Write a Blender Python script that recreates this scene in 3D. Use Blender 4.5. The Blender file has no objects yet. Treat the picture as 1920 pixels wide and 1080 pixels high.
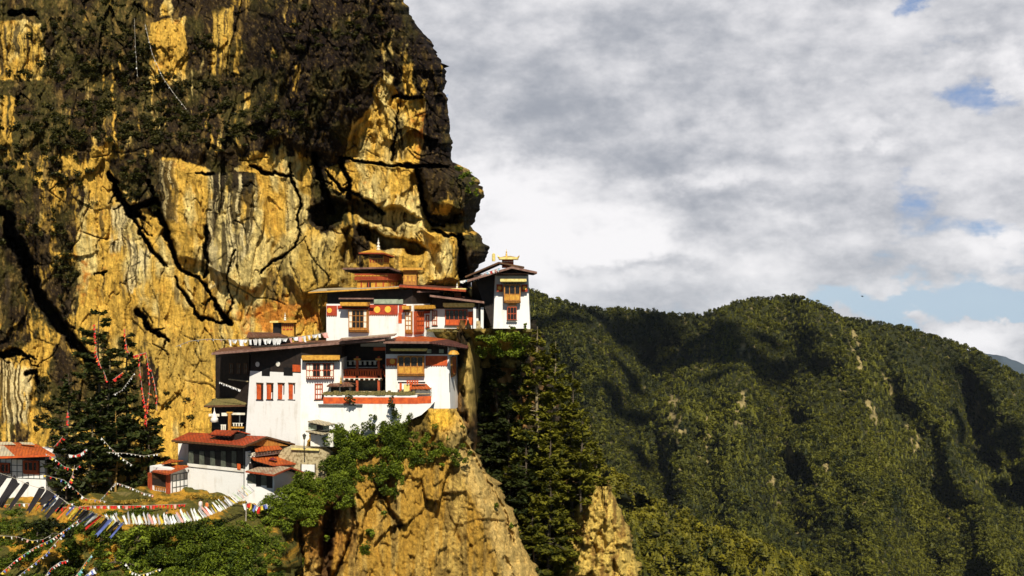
import bpy, math, random
import numpy as np
from mathutils import Vector, Matrix

R = math.radians
F = 2050.0
random.seed(7)
rng = np.random.default_rng(11)
scene = bpy.context.scene
COL = scene.collection

# ------------------------------------------------------------------ camera, sky, sun, exposure
cam_d = bpy.data.cameras.new('camera')
cam_d.sensor_width = 36.0
cam_d.lens = 36.0 * F / 1920.0
cam_d.clip_start = 0.5
cam_d.clip_end = 60000.0
cam = bpy.data.objects.new('camera', cam_d)
COL.objects.link(cam)
cam.location = (0, 0, 0)
cam.rotation_euler = (R(90), 0, 0)
scene.camera = cam

SUN_EL, SUN_AZ = 46.0, 9.0          # azimuth: degrees to the right of straight behind the camera
sun_d = bpy.data.lights.new('sun', 'SUN')
sun_d.energy = 5.0
sun_d.angle = R(0.5)
sun_d.color = (1.0, 0.93, 0.80)
sun = bpy.data.objects.new('sun', sun_d)
COL.objects.link(sun)
sdir = Vector((math.sin(R(SUN_AZ)) * math.cos(R(SUN_EL)), -math.cos(R(SUN_AZ)) * math.cos(R(SUN_EL)), math.sin(R(SUN_EL))))
sun.rotation_euler = sdir.to_track_quat('Z', 'Y').to_euler()
sun.location = sdir * 400

scene.view_settings.view_transform = 'Standard'
scene.view_settings.look = 'None'
scene.view_settings.exposure = 0.40
scene.view_settings.gamma = 1.0
scene.view_settings.use_curve_mapping = False


class NT:
    """small node-tree writer"""
    def __init__(s, tree):
        s.t = tree
        tree.nodes.clear()

    def n(s, kind, **kw):
        nd = s.t.nodes.new(kind)
        for k, v in kw.items():
            if k.startswith('_'):
                setattr(nd, k[1:], v)
            else:
                key = int(k[1:]) if k[0] == 'i' and k[1:].isdigit() else k.replace('__', ' ')
                if hasattr(v, 'node') or isinstance(v, bpy.types.NodeSocket):
                    s.t.links.new(v, nd.inputs[key])
                else:
                    nd.inputs[key].default_value = v
        return nd

    def m(s, op, a, b=0.0, c=0.0, clamp=False):
        nd = s.t.nodes.new('ShaderNodeMath')
        nd.operation = op
        nd.use_clamp = clamp
        for i, v in enumerate((a, b, c)):
            if isinstance(v, bpy.types.NodeSocket):
                s.t.links.new(v, nd.inputs[i])
            else:
                nd.inputs[i].default_value = v
        return nd.outputs[0]

    def smooth(s, x, lo, hi):
        nd = s.t.nodes.new('ShaderNodeMapRange')
        nd.interpolation_type = 'SMOOTHSTEP'
        s.t.links.new(x, nd.inputs[0])
        nd.inputs[1].default_value = lo
        nd.inputs[2].default_value = hi
        return nd.outputs[0]

    def mix(s, f, a, b, mode='MIX'):
        nd = s.t.nodes.new('ShaderNodeMix')
        nd.data_type = 'RGBA'
        nd.blend_type = mode
        nd.clamp_factor = True
        for i, v in ((0, f), (6, a), (7, b)):
            if isinstance(v, bpy.types.NodeSocket):
                s.t.links.new(v, nd.inputs[i])
            else:
                nd.inputs[i].default_value = v if i == 0 else (*v, 1.0)
        return nd.outputs[2]

    def noise(s, vec, scale, detail=4.0, rough=0.55, dist=0.0):
        nd = s.t.nodes.new('ShaderNodeTexNoise')
        nd.noise_dimensions = '3D'
        if vec is not None:
            s.t.links.new(vec, nd.inputs['Vector'])
        nd.inputs['Scale'].default_value = scale
        nd.inputs['Detail'].default_value = detail
        nd.inputs['Roughness'].default_value = rough
        nd.inputs['Distortion'].default_value = dist
        return nd.outputs[0]

    def mapping(s, vec, scale=(1, 1, 1), loc=(0, 0, 0), rot=(0, 0, 0)):
        nd = s.t.nodes.new('ShaderNodeMapping')
        s.t.links.new(vec, nd.inputs[0])
        nd.inputs['Location'].default_value = loc
        nd.inputs['Rotation'].default_value = rot
        nd.inputs['Scale'].default_value = scale
        return nd.outputs[0]


world = bpy.data.worlds.new('World')
scene.world = world
world.use_nodes = True


def build_world():
    t = NT(world.node_tree)
    out = t.n('ShaderNodeOutputWorld')
    bg = t.n('ShaderNodeBackground')
    sky = t.n('ShaderNodeTexSky')
    sky.sky_type = 'NISHITA'
    sky.sun_disc = False
    sky.sun_elevation = R(SUN_EL)
    sky.sun_rotation = R(180 - SUN_AZ)
    sky.altitude = 2500
    sky.air_density = 1.0
    sky.dust_density = 0.3
    sky.ozone_density = 2.0
    tc = t.n('ShaderNodeTexCoord').outputs['Generated']
    sep = t.n('ShaderNodeSeparateXYZ', i0=tc)
    x, y, z = sep.outputs
    STR = 0.05
    # cloud bank: billows lying in the northern half of the sky, flattened towards the horizon
    v1 = t.mapping(tc, (1, 1, 2.3), (3.1, 0.4, 1.7))
    n_big = t.noise(v1, 5.0, 5.0, 0.5, 0.0)
    v2 = t.mapping(tc, (1, 1, 2.0), (8.3, 2.2, 0.3), (0, 0.25, 0))
    n_mid = t.noise(v2, 11.0, 9.0, 0.55, 0.0)
    v3 = t.mapping(tc, (1, 1, 1.6), (1.3, 5.2, 4.3))
    n_fine = t.noise(v3, 30.0, 9.0, 0.6, 0.0)
    ay = t.m('MAXIMUM', y, 0.05)
    wn = t.n('ShaderNodeTexNoise', i0=t.mapping(tc, (1, 1, 1.5), (2.7, 1.1, 6.3)))
    wn.inputs['Scale'].default_value = 13.0
    wn.inputs['Detail'].default_value = 8.0
    wn.inputs['Roughness'].default_value = 0.6
    ws = t.n('ShaderNodeSeparateXYZ', i0=wn.outputs['Color'])
    tx = t.m('ADD', t.m('DIVIDE', x, ay), t.m('MULTIPLY', t.m('SUBTRACT', ws.outputs[0], 0.5), 0.16))
    tz = t.m('ADD', t.m('DIVIDE', z, ay), t.m('MULTIPLY', t.m('SUBTRACT', ws.outputs[1], 0.5), 0.085))

    def blob(px, py, rx, ry, amp):
        cx, cz = (px - 960) / F, (540 - py) / F
        a = t.m('POWER', t.m('DIVIDE', t.m('SUBTRACT', tx, cx), rx / F), 2.0)
        b = t.m('POWER', t.m('DIVIDE', t.m('SUBTRACT', tz, cz), ry / F), 2.0)
        return t.m('MULTIPLY', t.m('EXPONENT', t.m('MULTIPLY', t.m('ADD', a, b), -1.0)), amp)

    def total(base, blobs):
        o = base
        for b in blobs:
            o = t.m('ADD', o, blob(*b))
        return o

    # how much cloud: gaps of blue sky
    d = t.m('ADD', t.m('MULTIPLY', n_big, 0.75), t.m('MULTIPLY', n_mid, 0.55))
    d = t.m('ADD', d, t.m('MULTIPLY', n_fine, 0.22))
    d = total(d, [(1810, 340, 100, 40, -.17), (1830, 170, 90, 40, -.18), (1700, 15, 50, 26, -.22), (1575, 75, 40, 25, -.14), (1690, 350, 60, 30, -.10),
                  (1860, 430, 110, 24, -.2), (850, 200, 18, 16, -.3), (1680, 580, 260, 30, -.42), (1900, 565, 140, 34, -.34), (1200, 520, 130, 30, -.12),
                  (1895, 110, 60, 34, .34), (1840, 285, 40, 16, .14), (1830, 640, 70, 18, .34), (1910, 645, 60, 26, .3),
                  (1180, 180, 420, 260, .26), (1040, 430, 220, 140, .26), (1420, 400, 220, 170, .1), (1500, 250, 140, 60, .1)])
    cov = t.smooth(d, 0.53, 0.70)
    # how bright the cloud is: thick grey bases, white sunlit heads
    b = t.m('ADD', t.m('MULTIPLY', n_mid, 0.62), t.m('MULTIPLY', n_fine, 0.42))
    b = t.m('ADD', b, t.m('MULTIPLY', n_big, 0.25))
    b = total(b, [(930, 350, 90, 60, .28), (1040, 440, 150, 76, .32), (1150, 460, 120, 34, .22), (960, 480, 110, 50, .10), (1060, 540, 130, 26, .08), (1480, 170, 200, 46, .10), (1400, 250, 170, 30, .12),
                  (1890, 115, 70, 40, .28), (1880, 470, 120, 40, .20), (1600, 450, 220, 40, .07), (1850, 640, 110, 30, .24), (1350, 520, 260, 26, .07), (1650, 60, 160, 50, .08), (1330, 330, 130, 20, .10), (1640, 255, 90, 16, .14),
                  (1180, 120, 400, 90, -.05), (1150, 235, 260, 40, -.12), (940, 120, 160, 80, -.03), (1380, 365, 190, 22, -.12), (1200, 500, 90, 14, -.14), (1240, 290, 120, 20, -.08), (1500, 400, 150, 26, -.09), (1700, 290, 120, 20, -.06), (1250, 60, 240, 30, -.05)])
    br = t.smooth(b, 0.38, 0.96)
    grey, white = (0.275, 0.29, 0.325), (0.74, 0.725, 0.73)
    cl = t.mix(br, grey, white)
    hi = t.smooth(z, 0.0, 0.30)
    blue = t.mix(t.smooth(tz, -0.03, 0.10), (0.35, 0.47, 0.60), (0.20, 0.29, 0.49))
    nis = t.n('ShaderNodeVectorMath', _operation='SCALE', i0=sky.outputs[0])
    nis.inputs['Scale'].default_value = STR
    # the thin veil in the gaps lies only in the north, the rest of the dome is plain Nishita sky
    north = t.m('MULTIPLY', t.smooth(y, 0.35, 0.75), t.m('SUBTRACT', 1.0, t.smooth(z, 0.32, 0.5)))
    base = t.mix(t.m('MULTIPLY', north, 0.8), nis.outputs[0], blue)
    colr = t.mix(t.m('MULTIPLY', t.m('MULTIPLY', cov, north), 0.96), base, cl)
    t.t.links.new(colr, bg.inputs[0])
    bg.inputs[1].default_value = 1.0
    t.t.links.new(bg.outputs[0], out.inputs[0])


build_world()

# ------------------------------------------------------------------ numpy noise
def _hash(ix, iy, iz, seed):
    h = (ix.astype(np.int64) * 374761393 + iy.astype(np.int64) * 668265263 + iz.astype(np.int64) * 2147483647 + seed * 974634777) & 0xffffffff
    h = ((h ^ (h >> 13)) * 1274126177) & 0xffffffff
    h = ((h ^ (h >> 16)) * 2246822519) & 0xffffffff
    h = h ^ (h >> 15)
    return (h & 0xffffff) / float(0xffffff) * 2 - 1


def vnoise(x, y, z=0.0, seed=0):
    x, y, z = np.broadcast_arrays(np.asarray(x, float), np.asarray(y, float), np.asarray(z, float))
    ix, iy, iz = np.floor(x), np.floor(y), np.floor(z)
    fx, fy, fz = x - ix, y - iy, z - iz
    fx, fy, fz = [f * f * f * (f * (f * 6 - 15) + 10) for f in (fx, fy, fz)]
    r = 0
    for dx in (0, 1):
        for dy in (0, 1):
            for dz in (0, 1):
                w = (fx if dx else 1 - fx) * (fy if dy else 1 - fy) * (fz if dz else 1 - fz)
                r = r + w * _hash(ix + dx, iy + dy, iz + dz, seed)
    return r


def fbm(x, y, z=0.0, octv=4, gain=0.5, seed=0):
    a, s, r = 1.0, 0.0, 0
    x, y, z = np.asarray(x, float), np.asarray(y, float), np.asarray(z, float)
    for o in range(octv):
        r = r + a * vnoise(x, y, z, seed + o * 17)
        s += a
        a *= gain
        x, y, z = x * 2.03 + 5.2, y * 2.03 + 1.3, z * 2.03 + 3.1
    return r / s * 1.7


def sstep(x, a, b):
    t = np.clip((x - a) / (b - a), 0, 1)
    return t * t * (3 - 2 * t)


def jagged(pts, seed, amp=.16, levels=2, closed=False):
    """break a hand-drawn line into angular steps; a third value per point is a width"""
    r = np.random.default_rng(seed)
    q = [np.array(p, float) for p in pts]
    if closed: q.append(q[0])
    for _ in range(levels):
        o = [q[0]]
        for a, b in zip(q, q[1:]):
            m = a + (b - a) * r.uniform(.35, .65)
            d = b[:2] - a[:2]
            L = np.hypot(*d)
            if L > 7:
                m[:2] += np.array([-d[1], d[0]]) * np.clip(r.normal(), -1.4, 1.4) * amp
                if len(m) > 2: m[2] *= r.uniform(.6, 1.3)
                o.append(m)
            o.append(b)
        q = o
    if closed: q = q[:-1]
    return [tuple(p) for p in q]


def facets(x, y, seed):
    """angular blocks: every cell of a jittered grid gets its own height and tilt"""
    ix, iy = np.floor(x), np.floor(y)
    best = np.full(np.shape(x), 1e9)
    out = np.zeros(np.shape(x))
    z0 = np.zeros(np.shape(x))
    for dx in (-1, 0, 1):
        for dy in (-1, 0, 1):
            cx, cy = ix + dx, iy + dy
            px = cx + .5 + .45 * _hash(cx, cy, z0, seed)
            py = cy + .5 + .45 * _hash(cx, cy, z0 + 1, seed)
            ddx, ddy = x - px, y - py
            d = ddx * ddx + ddy * ddy
            h = _hash(cx, cy, z0 + 2, seed) + 1.1 * ddx * _hash(cx, cy, z0 + 3, seed) + 1.1 * ddy * _hash(cx, cy, z0 + 4, seed)
            k = d < best
            best = np.where(k, d, best)
            out = np.where(k, h, out)
    return out


def dline(U, V, pts):
    """distance to a polyline and the position along it (0..1)"""
    best = np.full(U.shape, 1e9)
    par = np.zeros(U.shape)
    n = len(pts) - 1
    for i in range(n):
        ax, ay = pts[i][:2]
        bx, by = pts[i + 1][:2]
        dx, dy = bx - ax, by - ay
        tt = np.clip(((U - ax) * dx + (V - ay) * dy) / (dx * dx + dy * dy + 1e-9), 0, 1)
        d = np.hypot(U - ax - tt * dx, V - ay - tt * dy)
        k = d < best
        best = np.where(k, d, best)
        par = np.where(k, (i + tt) / n, par)
    return best, par


def sdpoly(U, V, poly):
    """signed distance, negative inside"""
    d, _ = dline(U, V, list(poly) + [poly[0]])
    ins = np.zeros(U.shape, bool)
    n = len(poly)
    for i in range(n):
        x1, y1 = poly[i]
        x2, y2 = poly[(i + 1) % n]
        c = ((y1 > V) != (y2 > V)) & (U < (x2 - x1) * (V - y1) / (y2 - y1 + 1e-12) + x1)
        ins ^= c
    return np.where(ins, -d, d)


def P(px, py, Y):
    return np.array([(px - 960.0) * Y / F, Y, (540.0 - py) * Y / F])


def PP(U, V, Y):
    return np.stack([(U - 960.0) * Y / F, Y, (540.0 - V) * Y / F], -1)


def pl(pts):
    a = np.array(pts, float)
    return lambda x: np.interp(x, a[:, 0], a[:, 1])

# ------------------------------------------------------------------ objects and meshes
ORG = {}


def tag(o, label=None, cat=None, group=None, kind=None):
    if label: o['label'] = label
    if cat: o['category'] = cat
    if group: o['group'] = group
    if kind: o['kind'] = kind
    return o


def thing(name, loc, label, cat, group=None):
    o = bpy.data.objects.new(name, None)
    o.empty_display_size = 0.3
    COL.objects.link(o)
    o.location = [float(v) for v in loc]
    ORG[o.name] = np.array([float(v) for v in loc])
    return tag(o, label, cat, group)


def mesh_np(name, V, faces, mats, parent=None, attrs=None, smooth=False, mi=None, origin=None):
    """faces: array (n,3|4) or list of such arrays / index lists"""
    V = np.asarray(V, float)
    org = ORG[parent.name] if parent is not None else (np.asarray(origin, float) if origin is not None else np.zeros(3))
    me = bpy.data.meshes.new(name)
    me.vertices.add(len(V))
    me.vertices.foreach_set('co', (V - org).astype(np.float32).ravel())
    if isinstance(faces, np.ndarray):
        faces = [faces]
    if faces and isinstance(faces[0], np.ndarray) and faces[0].ndim == 2:
        loops = np.concatenate([f.ravel() for f in faces])
        sizes = np.concatenate([np.full(len(f), f.shape[1]) for f in faces])
    else:
        loops = np.array([i for f in faces for i in f], int)
        sizes = np.array([len(f) for f in faces], int)
    starts = np.concatenate([[0], np.cumsum(sizes)[:-1]])
    me.loops.add(len(loops))
    me.loops.foreach_set('vertex_index', loops.astype(np.int32))
    me.polygons.add(len(sizes))
    me.polygons.foreach_set('loop_start', starts.astype(np.int32))
    me.polygons.foreach_set('loop_total', sizes.astype(np.int32))
    me.polygons.foreach_set('use_smooth', np.full(len(sizes), bool(smooth)))
    if not isinstance(mats, (list, tuple)):
        mats = [mats]
    for m in mats:
        me.materials.append(m)
    if mi is not None:
        me.polygons.foreach_set('material_index', np.asarray(mi, np.int32))
    for k, a in (attrs or {}).items():
        a = np.asarray(a, np.float32)
        if a.ndim == 1:
            at = me.attributes.new(k, 'FLOAT', 'POINT')
            at.data.foreach_set('value', a)
        else:
            at = me.attributes.new(k, 'FLOAT_COLOR', 'POINT')
            at.data.foreach_set('color', np.concatenate([a, np.ones((len(a), 1), np.float32)], 1).ravel())
    me.update(calc_edges=True)
    me.validate()
    o = bpy.data.objects.new(name, me)
    COL.objects.link(o)
    if parent is not None:
        o.parent = parent
        ORG[o.name] = org
    else:
        o.location = org
        ORG[o.name] = org
    return o


class MB:
    def __init__(s):
        s.v, s.f = [], []

    def add(s, v, f):
        k = len(s.v)
        s.v += [tuple(float(c) for c in p) for p in v]
        s.f += [[i + k for i in q] for q in f]
        return s

    def hexa(s, a, b):
        """two quads (or n-gons) a -> b joined"""
        n = len(a)
        f = [list(range(n))[::-1], [n + i for i in range(n)]]
        f += [[i, (i + 1) % n, n + (i + 1) % n, n + i] for i in range(n)]
        return s.add(list(a) + list(b), f)

    def prism(s, poly, off):
        off = np.asarray(off, float)
        return s.hexa(poly, [np.asarray(p) + off for p in poly])

    def box(s, c, h):
        c, h = np.asarray(c, float), np.asarray(h, float)
        q = [(-1, -1), (1, -1), (1, 1), (-1, 1)]
        return s.hexa([c + h * (i, j, -1) for i, j in q], [c + h * (i, j, 1) for i, j in q])

    def tube(s, pts, rad, n=6, cap=True):
        pts = [np.asarray(p, float) for p in pts]
        if np.isscalar(rad):
            rad = [rad] * len(pts)
        rings = []
        for i, p in enumerate(pts):
            t = pts[min(i + 1, len(pts) - 1)] - pts[max(i - 1, 0)]
            t = t / (np.linalg.norm(t) + 1e-9)
            a = np.cross(t, (0, 0, 1)) if abs(t[2]) < 0.9 else np.cross(t, (1, 0, 0))
            a /= np.linalg.norm(a)
            b = np.cross(t, a)
            rings.append([p + rad[i] * (a * math.cos(6.28319 * k / n) + b * math.sin(6.28319 * k / n)) for k in range(n)])
        v = [q for r in rings for q in r]
        f = [[i * n + k, i * n + (k + 1) % n, (i + 1) * n + (k + 1) % n, (i + 1) * n + k] for i in range(len(pts) - 1) for k in range(n)]
        if cap:
            f += [list(range(n))[::-1], [(len(pts) - 1) * n + k for k in range(n)]]
        return s.add(v, f)

    def lathe(s, c, prof, n=10):
        c = np.asarray(c, float)
        v = [c + (r * math.cos(6.28319 * k / n), r * math.sin(6.28319 * k / n), z) for r, z in prof for k in range(n)]
        m = len(prof)
        f = [[i * n + k, i * n + (k + 1) % n, (i + 1) * n + (k + 1) % n, (i + 1) * n + k] for i in range(m - 1) for k in range(n)]
        f += [list(range(n))[::-1], [(m - 1) * n + k for k in range(n)]]
        return s.add(v, f)

    def build(s, name, mat, parent=None, label=None, origin=None, smooth=False):
        o = mesh_np(name, np.array(s.v), s.f, mat, parent, origin=origin, smooth=smooth)
        if label: o['label'] = label
        return o

# ------------------------------------------------------------------ materials
def base_mat(name):
    m = bpy.data.materials.new(name)
    m.use_nodes = True
    t = NT(m.node_tree)
    out = t.n('ShaderNodeOutputMaterial')
    b = t.n('ShaderNodeBsdfPrincipled')
    t.t.links.new(b.outputs[0], out.inputs[0])
    return m, t, b, out


def paint(name, c1, c2=None, scale=1.2, rough=0.7, bump=0.15, bscale=8.0, metal=0.0, stretch=(1, 1, 1), lo=0.35, hi=0.65, spec=0.3):
    m, t, b, out = base_mat(name)
    geo = t.n('ShaderNodeNewGeometry').outputs['Position']
    c2 = c2 or tuple(c * 0.6 for c in c1)
    v = t.mapping(geo, stretch)
    n1 = t.smooth(t.noise(v, scale, 6, 0.62), lo, hi)
    t.t.links.new(t.mix(n1, c2, c1), b.inputs['Base Color'])
    b.inputs['Roughness'].default_value = rough
    b.inputs['Metallic'].default_value = metal
    b.inputs['Specular IOR Level'].default_value = spec
    if bump:
        bp = t.n('ShaderNodeBump', Height=t.noise(geo, bscale, 5, 0.6))
        bp.inputs['Strength'].default_value = bump
        bp.inputs['Distance'].default_value = 0.05
        t.t.links.new(bp.outputs[0], b.inputs['Normal'])
    return m


def whitewash(name, w=(0.73, 0.715, 0.675), stain=(0.46, 0.40, 0.31), amt=0.60):
    m, t, b, out = base_mat(name)
    geo = t.n('ShaderNodeNewGeometry').outputs['Position']
    n1 = t.noise(t.mapping(geo, (1.6, 1.6, 0.25)), 0.9, 7, 0.65)
    n2 = t.noise(geo, 0.5, 6, 0.6)
    f = t.smooth(t.m('ADD', t.m('MULTIPLY', n1, .6), t.m('MULTIPLY', n2, .4)), amt - .12, amt + .12)
    t.t.links.new(t.mix(t.m('MULTIPLY', f, 0.6), w, stain), b.inputs['Base Color'])
    b.inputs['Roughness'].default_value = 0.9
    b.inputs['Specular IOR Level'].default_value = 0.1
    bp = t.n('ShaderNodeBump', Height=t.noise(geo, 3.0, 7, 0.65))
    bp.inputs['Strength'].default_value = 0.35
    bp.inputs['Distance'].default_value = 0.08
    t.t.links.new(bp.outputs[0], b.inputs['Normal'])
    return m


def roofing(name, c1, c2, c3, freq=5.0):
    """sheet roofing: ribs, patches of rust and fading"""
    m, t, b, out = base_mat(name)
    geo = t.n('ShaderNodeNewGeometry').outputs['Position']
    n1 = t.smooth(t.noise(geo, 0.55, 5, 0.6), 0.42, 0.60)
    n2 = t.smooth(t.noise(t.mapping(geo, (1.0, 0.35, 1.0)), 2.3, 6, 0.65), 0.45, 0.68)
    c = t.mix(n2, t.mix(n1, c1, c2), c3)
    sep = t.n('ShaderNodeSeparateXYZ', i0=geo)
    w = t.m('SINE', t.m('MULTIPLY', t.m('ADD', sep.outputs[0], t.m('MULTIPLY', sep.outputs[1], 0.35)), freq * 3.0))
    c = t.mix(t.smooth(w, 0.75, 1.0), c, tuple(0.45 * k for k in c1))
    t.t.links.new(c, b.inputs['Base Color'])
    b.inputs['Roughness'].default_value = 0.65
    b.inputs['Specular IOR Level'].default_value = 0.25
    bp = t.n('ShaderNodeBump', Height=t.m('ADD', w, t.m('MULTIPLY', t.noise(geo, 4, 5, .6), 1.2)))
    bp.inputs['Strength'].default_value = 0.5
    bp.inputs['Distance'].default_value = 0.05
    t.t.links.new(bp.outputs[0], b.inputs['Normal'])
    return m


def rock_mat(name, fine=1.0, bump=1.0):
    m, t, b, out = base_mat(name)
    geo = t.n('ShaderNodeNewGeometry').outputs['Position']
    col = t.n('ShaderNodeAttribute', _attribute_name='alb').outputs['Color']
    n1 = t.noise(geo, 0.9 * fine, 9, 0.68)
    n2 = t.noise(t.mapping(geo, (1, 1, 0.10)), 2.2 * fine, 8, 0.66, 0.6)
    n3 = t.noise(geo, 4.5 * fine, 6, 0.7)
    k = t.m('ADD', t.m('MULTIPLY', t.smooth(n1, 0.32, 0.68), 0.45), t.m('MULTIPLY', t.smooth(n2, 0.30, 0.66), 0.75))
    k = t.m('ADD', k, t.m('MULTIPLY', t.smooth(n3, 0.35, 0.62), 0.30))
    k = t.m('ADD', t.m('MULTIPLY', k, 0.72), 0.32)
    sc = t.n('ShaderNodeVectorMath', _operation='SCALE', i0=col)
    t.t.links.new(k, sc.inputs['Scale'])
    # flecks of black lichen and of bare pale rock
    vor = t.n('ShaderNodeTexVoronoi')
    t.t.links.new(t.mapping(geo, (1, 1, 0.55)), vor.inputs['Vector'])
    vor.inputs['Scale'].default_value = 0.75 * fine
    vor.feature = 'DISTANCE_TO_EDGE'
    edge = t.m('MULTIPLY', t.m('SUBTRACT', 1.0, t.smooth(vor.outputs['Distance'], 0.0, 0.05)), t.smooth(t.noise(geo, 0.35 * fine, 4, .5), 0.52, 0.68))
    c = t.mix(t.m('MULTIPLY', edge, 0.22), sc.outputs[0], (0.03, 0.02, 0.01))
    sp = t.smooth(t.noise(geo, 2.6 * fine, 6, 0.7), 0.60, 0.68)
    c = t.mix(t.m('MULTIPLY', sp, 0.45), c, (0.05, 0.035, 0.015))
    t.t.links.new(c, b.inputs['Base Color'])
    b.inputs['Roughness'].default_value = 0.92
    b.inputs['Specular IOR Level'].default_value = 0.12
    h = t.m('ADD', t.m('MULTIPLY', n1, 1.5), t.m('MULTIPLY', n2, 0.7))
    h = t.m('ADD', h, t.m('MULTIPLY', n3, 0.35))
    h = t.m('SUBTRACT', h, t.m('MULTIPLY', edge, 0.12))
    bp = t.n('ShaderNodeBump', Height=h)
    bp.inputs['Strength'].default_value = 0.85 * bump
    bp.inputs['Distance'].default_value = 0.38
    t.t.links.new(bp.outputs[0], b.inputs['Normal'])
    return m


def leaf_mat(name, dark, light, trans=0.25, rough=0.6):
    m, t, b, out = base_mat(name)
    ti = t.n('ShaderNodeAttribute', _attribute_name='tint').outputs['Fac']
    c = t.mix(ti, dark, light)
    t.t.links.new(c, b.inputs['Base Color'])
    b.inputs['Roughness'].default_value = rough
    b.inputs['Specular IOR Level'].default_value = 0.15
    tr = t.n('ShaderNodeBsdfTranslucent')
    c2 = t.mix(0.35, c, (0.16, 0.19, 0.01))
    t.t.links.new(c2, tr.inputs[0])
    mx = t.n('ShaderNodeMixShader')
    mx.inputs[0].default_value = trans
    t.t.links.new(b.outputs[0], mx.inputs[1])
    t.t.links.new(tr.outputs[0], mx.inputs[2])
    t.t.links.new(mx.outputs[0], out.inputs[0])
    return m


M = {}
M['white'] = whitewash('whitewash')
M['oldwhite'] = whitewash('stained_whitewash', (0.74, 0.71, 0.63), (0.42, 0.36, 0.24), 0.55)
M['red'] = paint('red_ochre_paint', (0.42, 0.055, 0.018), (0.28, 0.035, 0.014), 2.0)
M['orange'] = paint('orange_ochre_paint', (0.62, 0.11, 0.018), (0.40, 0.06, 0.014), 1.5)
M['gold'] = paint('gold_paint', (0.62, 0.33, 0.045), (0.42, 0.19, 0.025), 3.0, 0.5, 0.1)
M['disc_gold'] = paint('bright_disc_paint', (0.88, 0.48, 0.06), (0.75, 0.36, 0.04), 3.0, 0.5, 0.1)
M['gilt'] = paint('gilded_copper', (0.9, 0.62, 0.16), (0.7, 0.42, 0.08), 3.0, 0.35, 0.05, metal=0.6)
M['pale'] = paint('pale_yellow_paint', (0.75, 0.62, 0.22), (0.55, 0.42, 0.12), 3.0)
M['wood'] = paint('ochre_timber', (0.46, 0.20, 0.035), (0.27, 0.10, 0.018), 3.0, stretch=(2, 2, .6))
M['redwood'] = paint('red_timber', (0.40, 0.075, 0.02), (0.24, 0.04, 0.014), 3.0, stretch=(2, 2, .6))
M['darkwood_shade'] = paint('dark_timber_and_shade', (0.030, 0.019, 0.013), (0.014, 0.010, 0.008), 2.0)  # dark timber; also stands in for shade on walls under the eaves
M['brown'] = paint('brown_timber', (0.12, 0.055, 0.02), (0.06, 0.028, 0.012), 2.0)
M['dark'] = paint('dark_interior', (0.012, 0.010, 0.009), (0.006, 0.005, 0.005), 2.0, 0.5, 0)
M['glass'] = paint('dark_window_glass', (0.016, 0.014, 0.013), (0.009, 0.008, 0.008), 2.0, 0.2, 0, spec=0.4)
M['greyglass'] = paint('dusty_window_glass', (0.11, 0.12, 0.085), (0.06, 0.065, 0.05), 2.0, 0.3, 0, spec=0.4)
M['cream'] = paint('cream_paint', (0.78, 0.74, 0.62), (0.6, 0.55, 0.42), 2.0)
M['roofred'] = roofing('red_sheet_roof', (0.38, 0.056, 0.014), (0.27, 0.040, 0.012), (0.17, 0.04, 0.016))
M['rooforange'] = roofing('orange_sheet_roof', (0.45, 0.095, 0.014), (0.35, 0.07, 0.014), (0.22, 0.05, 0.016))
M['roofbrown'] = roofing('brown_sheet_roof', (0.15, 0.055, 0.03), (0.10, 0.038, 0.024), (0.20, 0.12, 0.07))
M['roofgrey'] = roofing('weathered_sheet_roof', (0.36, 0.27, 0.17), (0.24, 0.11, 0.06), (0.42, 0.36, 0.25))
M['rooftin'] = roofing('grey_tin_roof', (0.42, 0.36, 0.24), (0.30, 0.26, 0.18), (0.50, 0.40, 0.22))
M['roofdark'] = roofing('maroon_sheet_roof', (0.085, 0.030, 0.022), (0.06, 0.022, 0.018), (0.12, 0.045, 0.03))
M['fascia'] = paint('pinkish_fascia', (0.26, 0.15, 0.11), (0.14, 0.07, 0.05), 2.0)
M['metal'] = paint('grey_painted_metal', (0.10, 0.11, 0.10), (0.06, 0.06, 0.055), 3.0, 0.5)
M['greenboard'] = paint('faded_green_boards', (0.34, 0.38, 0.27), (0.22, 0.26, 0.18), 2.0)
M['bark'] = paint('grey_brown_bark', (0.11, 0.085, 0.055), (0.05, 0.036, 0.022), 2.5, 0.9, 0.6, 6, stretch=(2, 2, .4))
M['palebark'] = paint('pale_mottled_bark', (0.30, 0.24, 0.13), (0.10, 0.075, 0.04), 2.5, 0.9, 0.6, 6, stretch=(1, 1, .7))
M['goldbark'] = paint('yellow_bark', (0.36, 0.22, 0.05), (0.20, 0.11, 0.03), 2.5, 0.9, 0.6, 6, stretch=(2, 2, .5))  # yellow variant of the bark
M['rope'] = paint('pale_rope', (0.45, 0.40, 0.30), (0.3, 0.26, 0.2), 4.0, 0.9, 0)
M['moss'] = paint('mossy_stone_coping', (0.20, 0.15, 0.05), (0.08, 0.075, 0.02), 5.0, 0.95, 0.8, 10)
M['stone'] = paint('rough_pale_masonry', (0.44, 0.36, 0.20), (0.20, 0.15, 0.07), 2.6, 0.95, 1.0, 4.0, lo=.38, hi=.56)
M['rock'] = rock_mat('cliff_rock')
M['rock2'] = rock_mat('buttress_rock', 1.3)
M['skin'] = paint('skin', (0.35, 0.2, 0.12), (0.33, 0.19, 0.11), 2, 0.6, 0)
M['hair'] = paint('black_hair', (0.012, 0.01, 0.009), (0.01, 0.008, 0.008), 2, 0.6, 0)
M['maroon'] = paint('maroon_cloth', (0.13, 0.012, 0.018), (0.08, 0.008, 0.012), 6, 0.9, .1)
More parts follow.
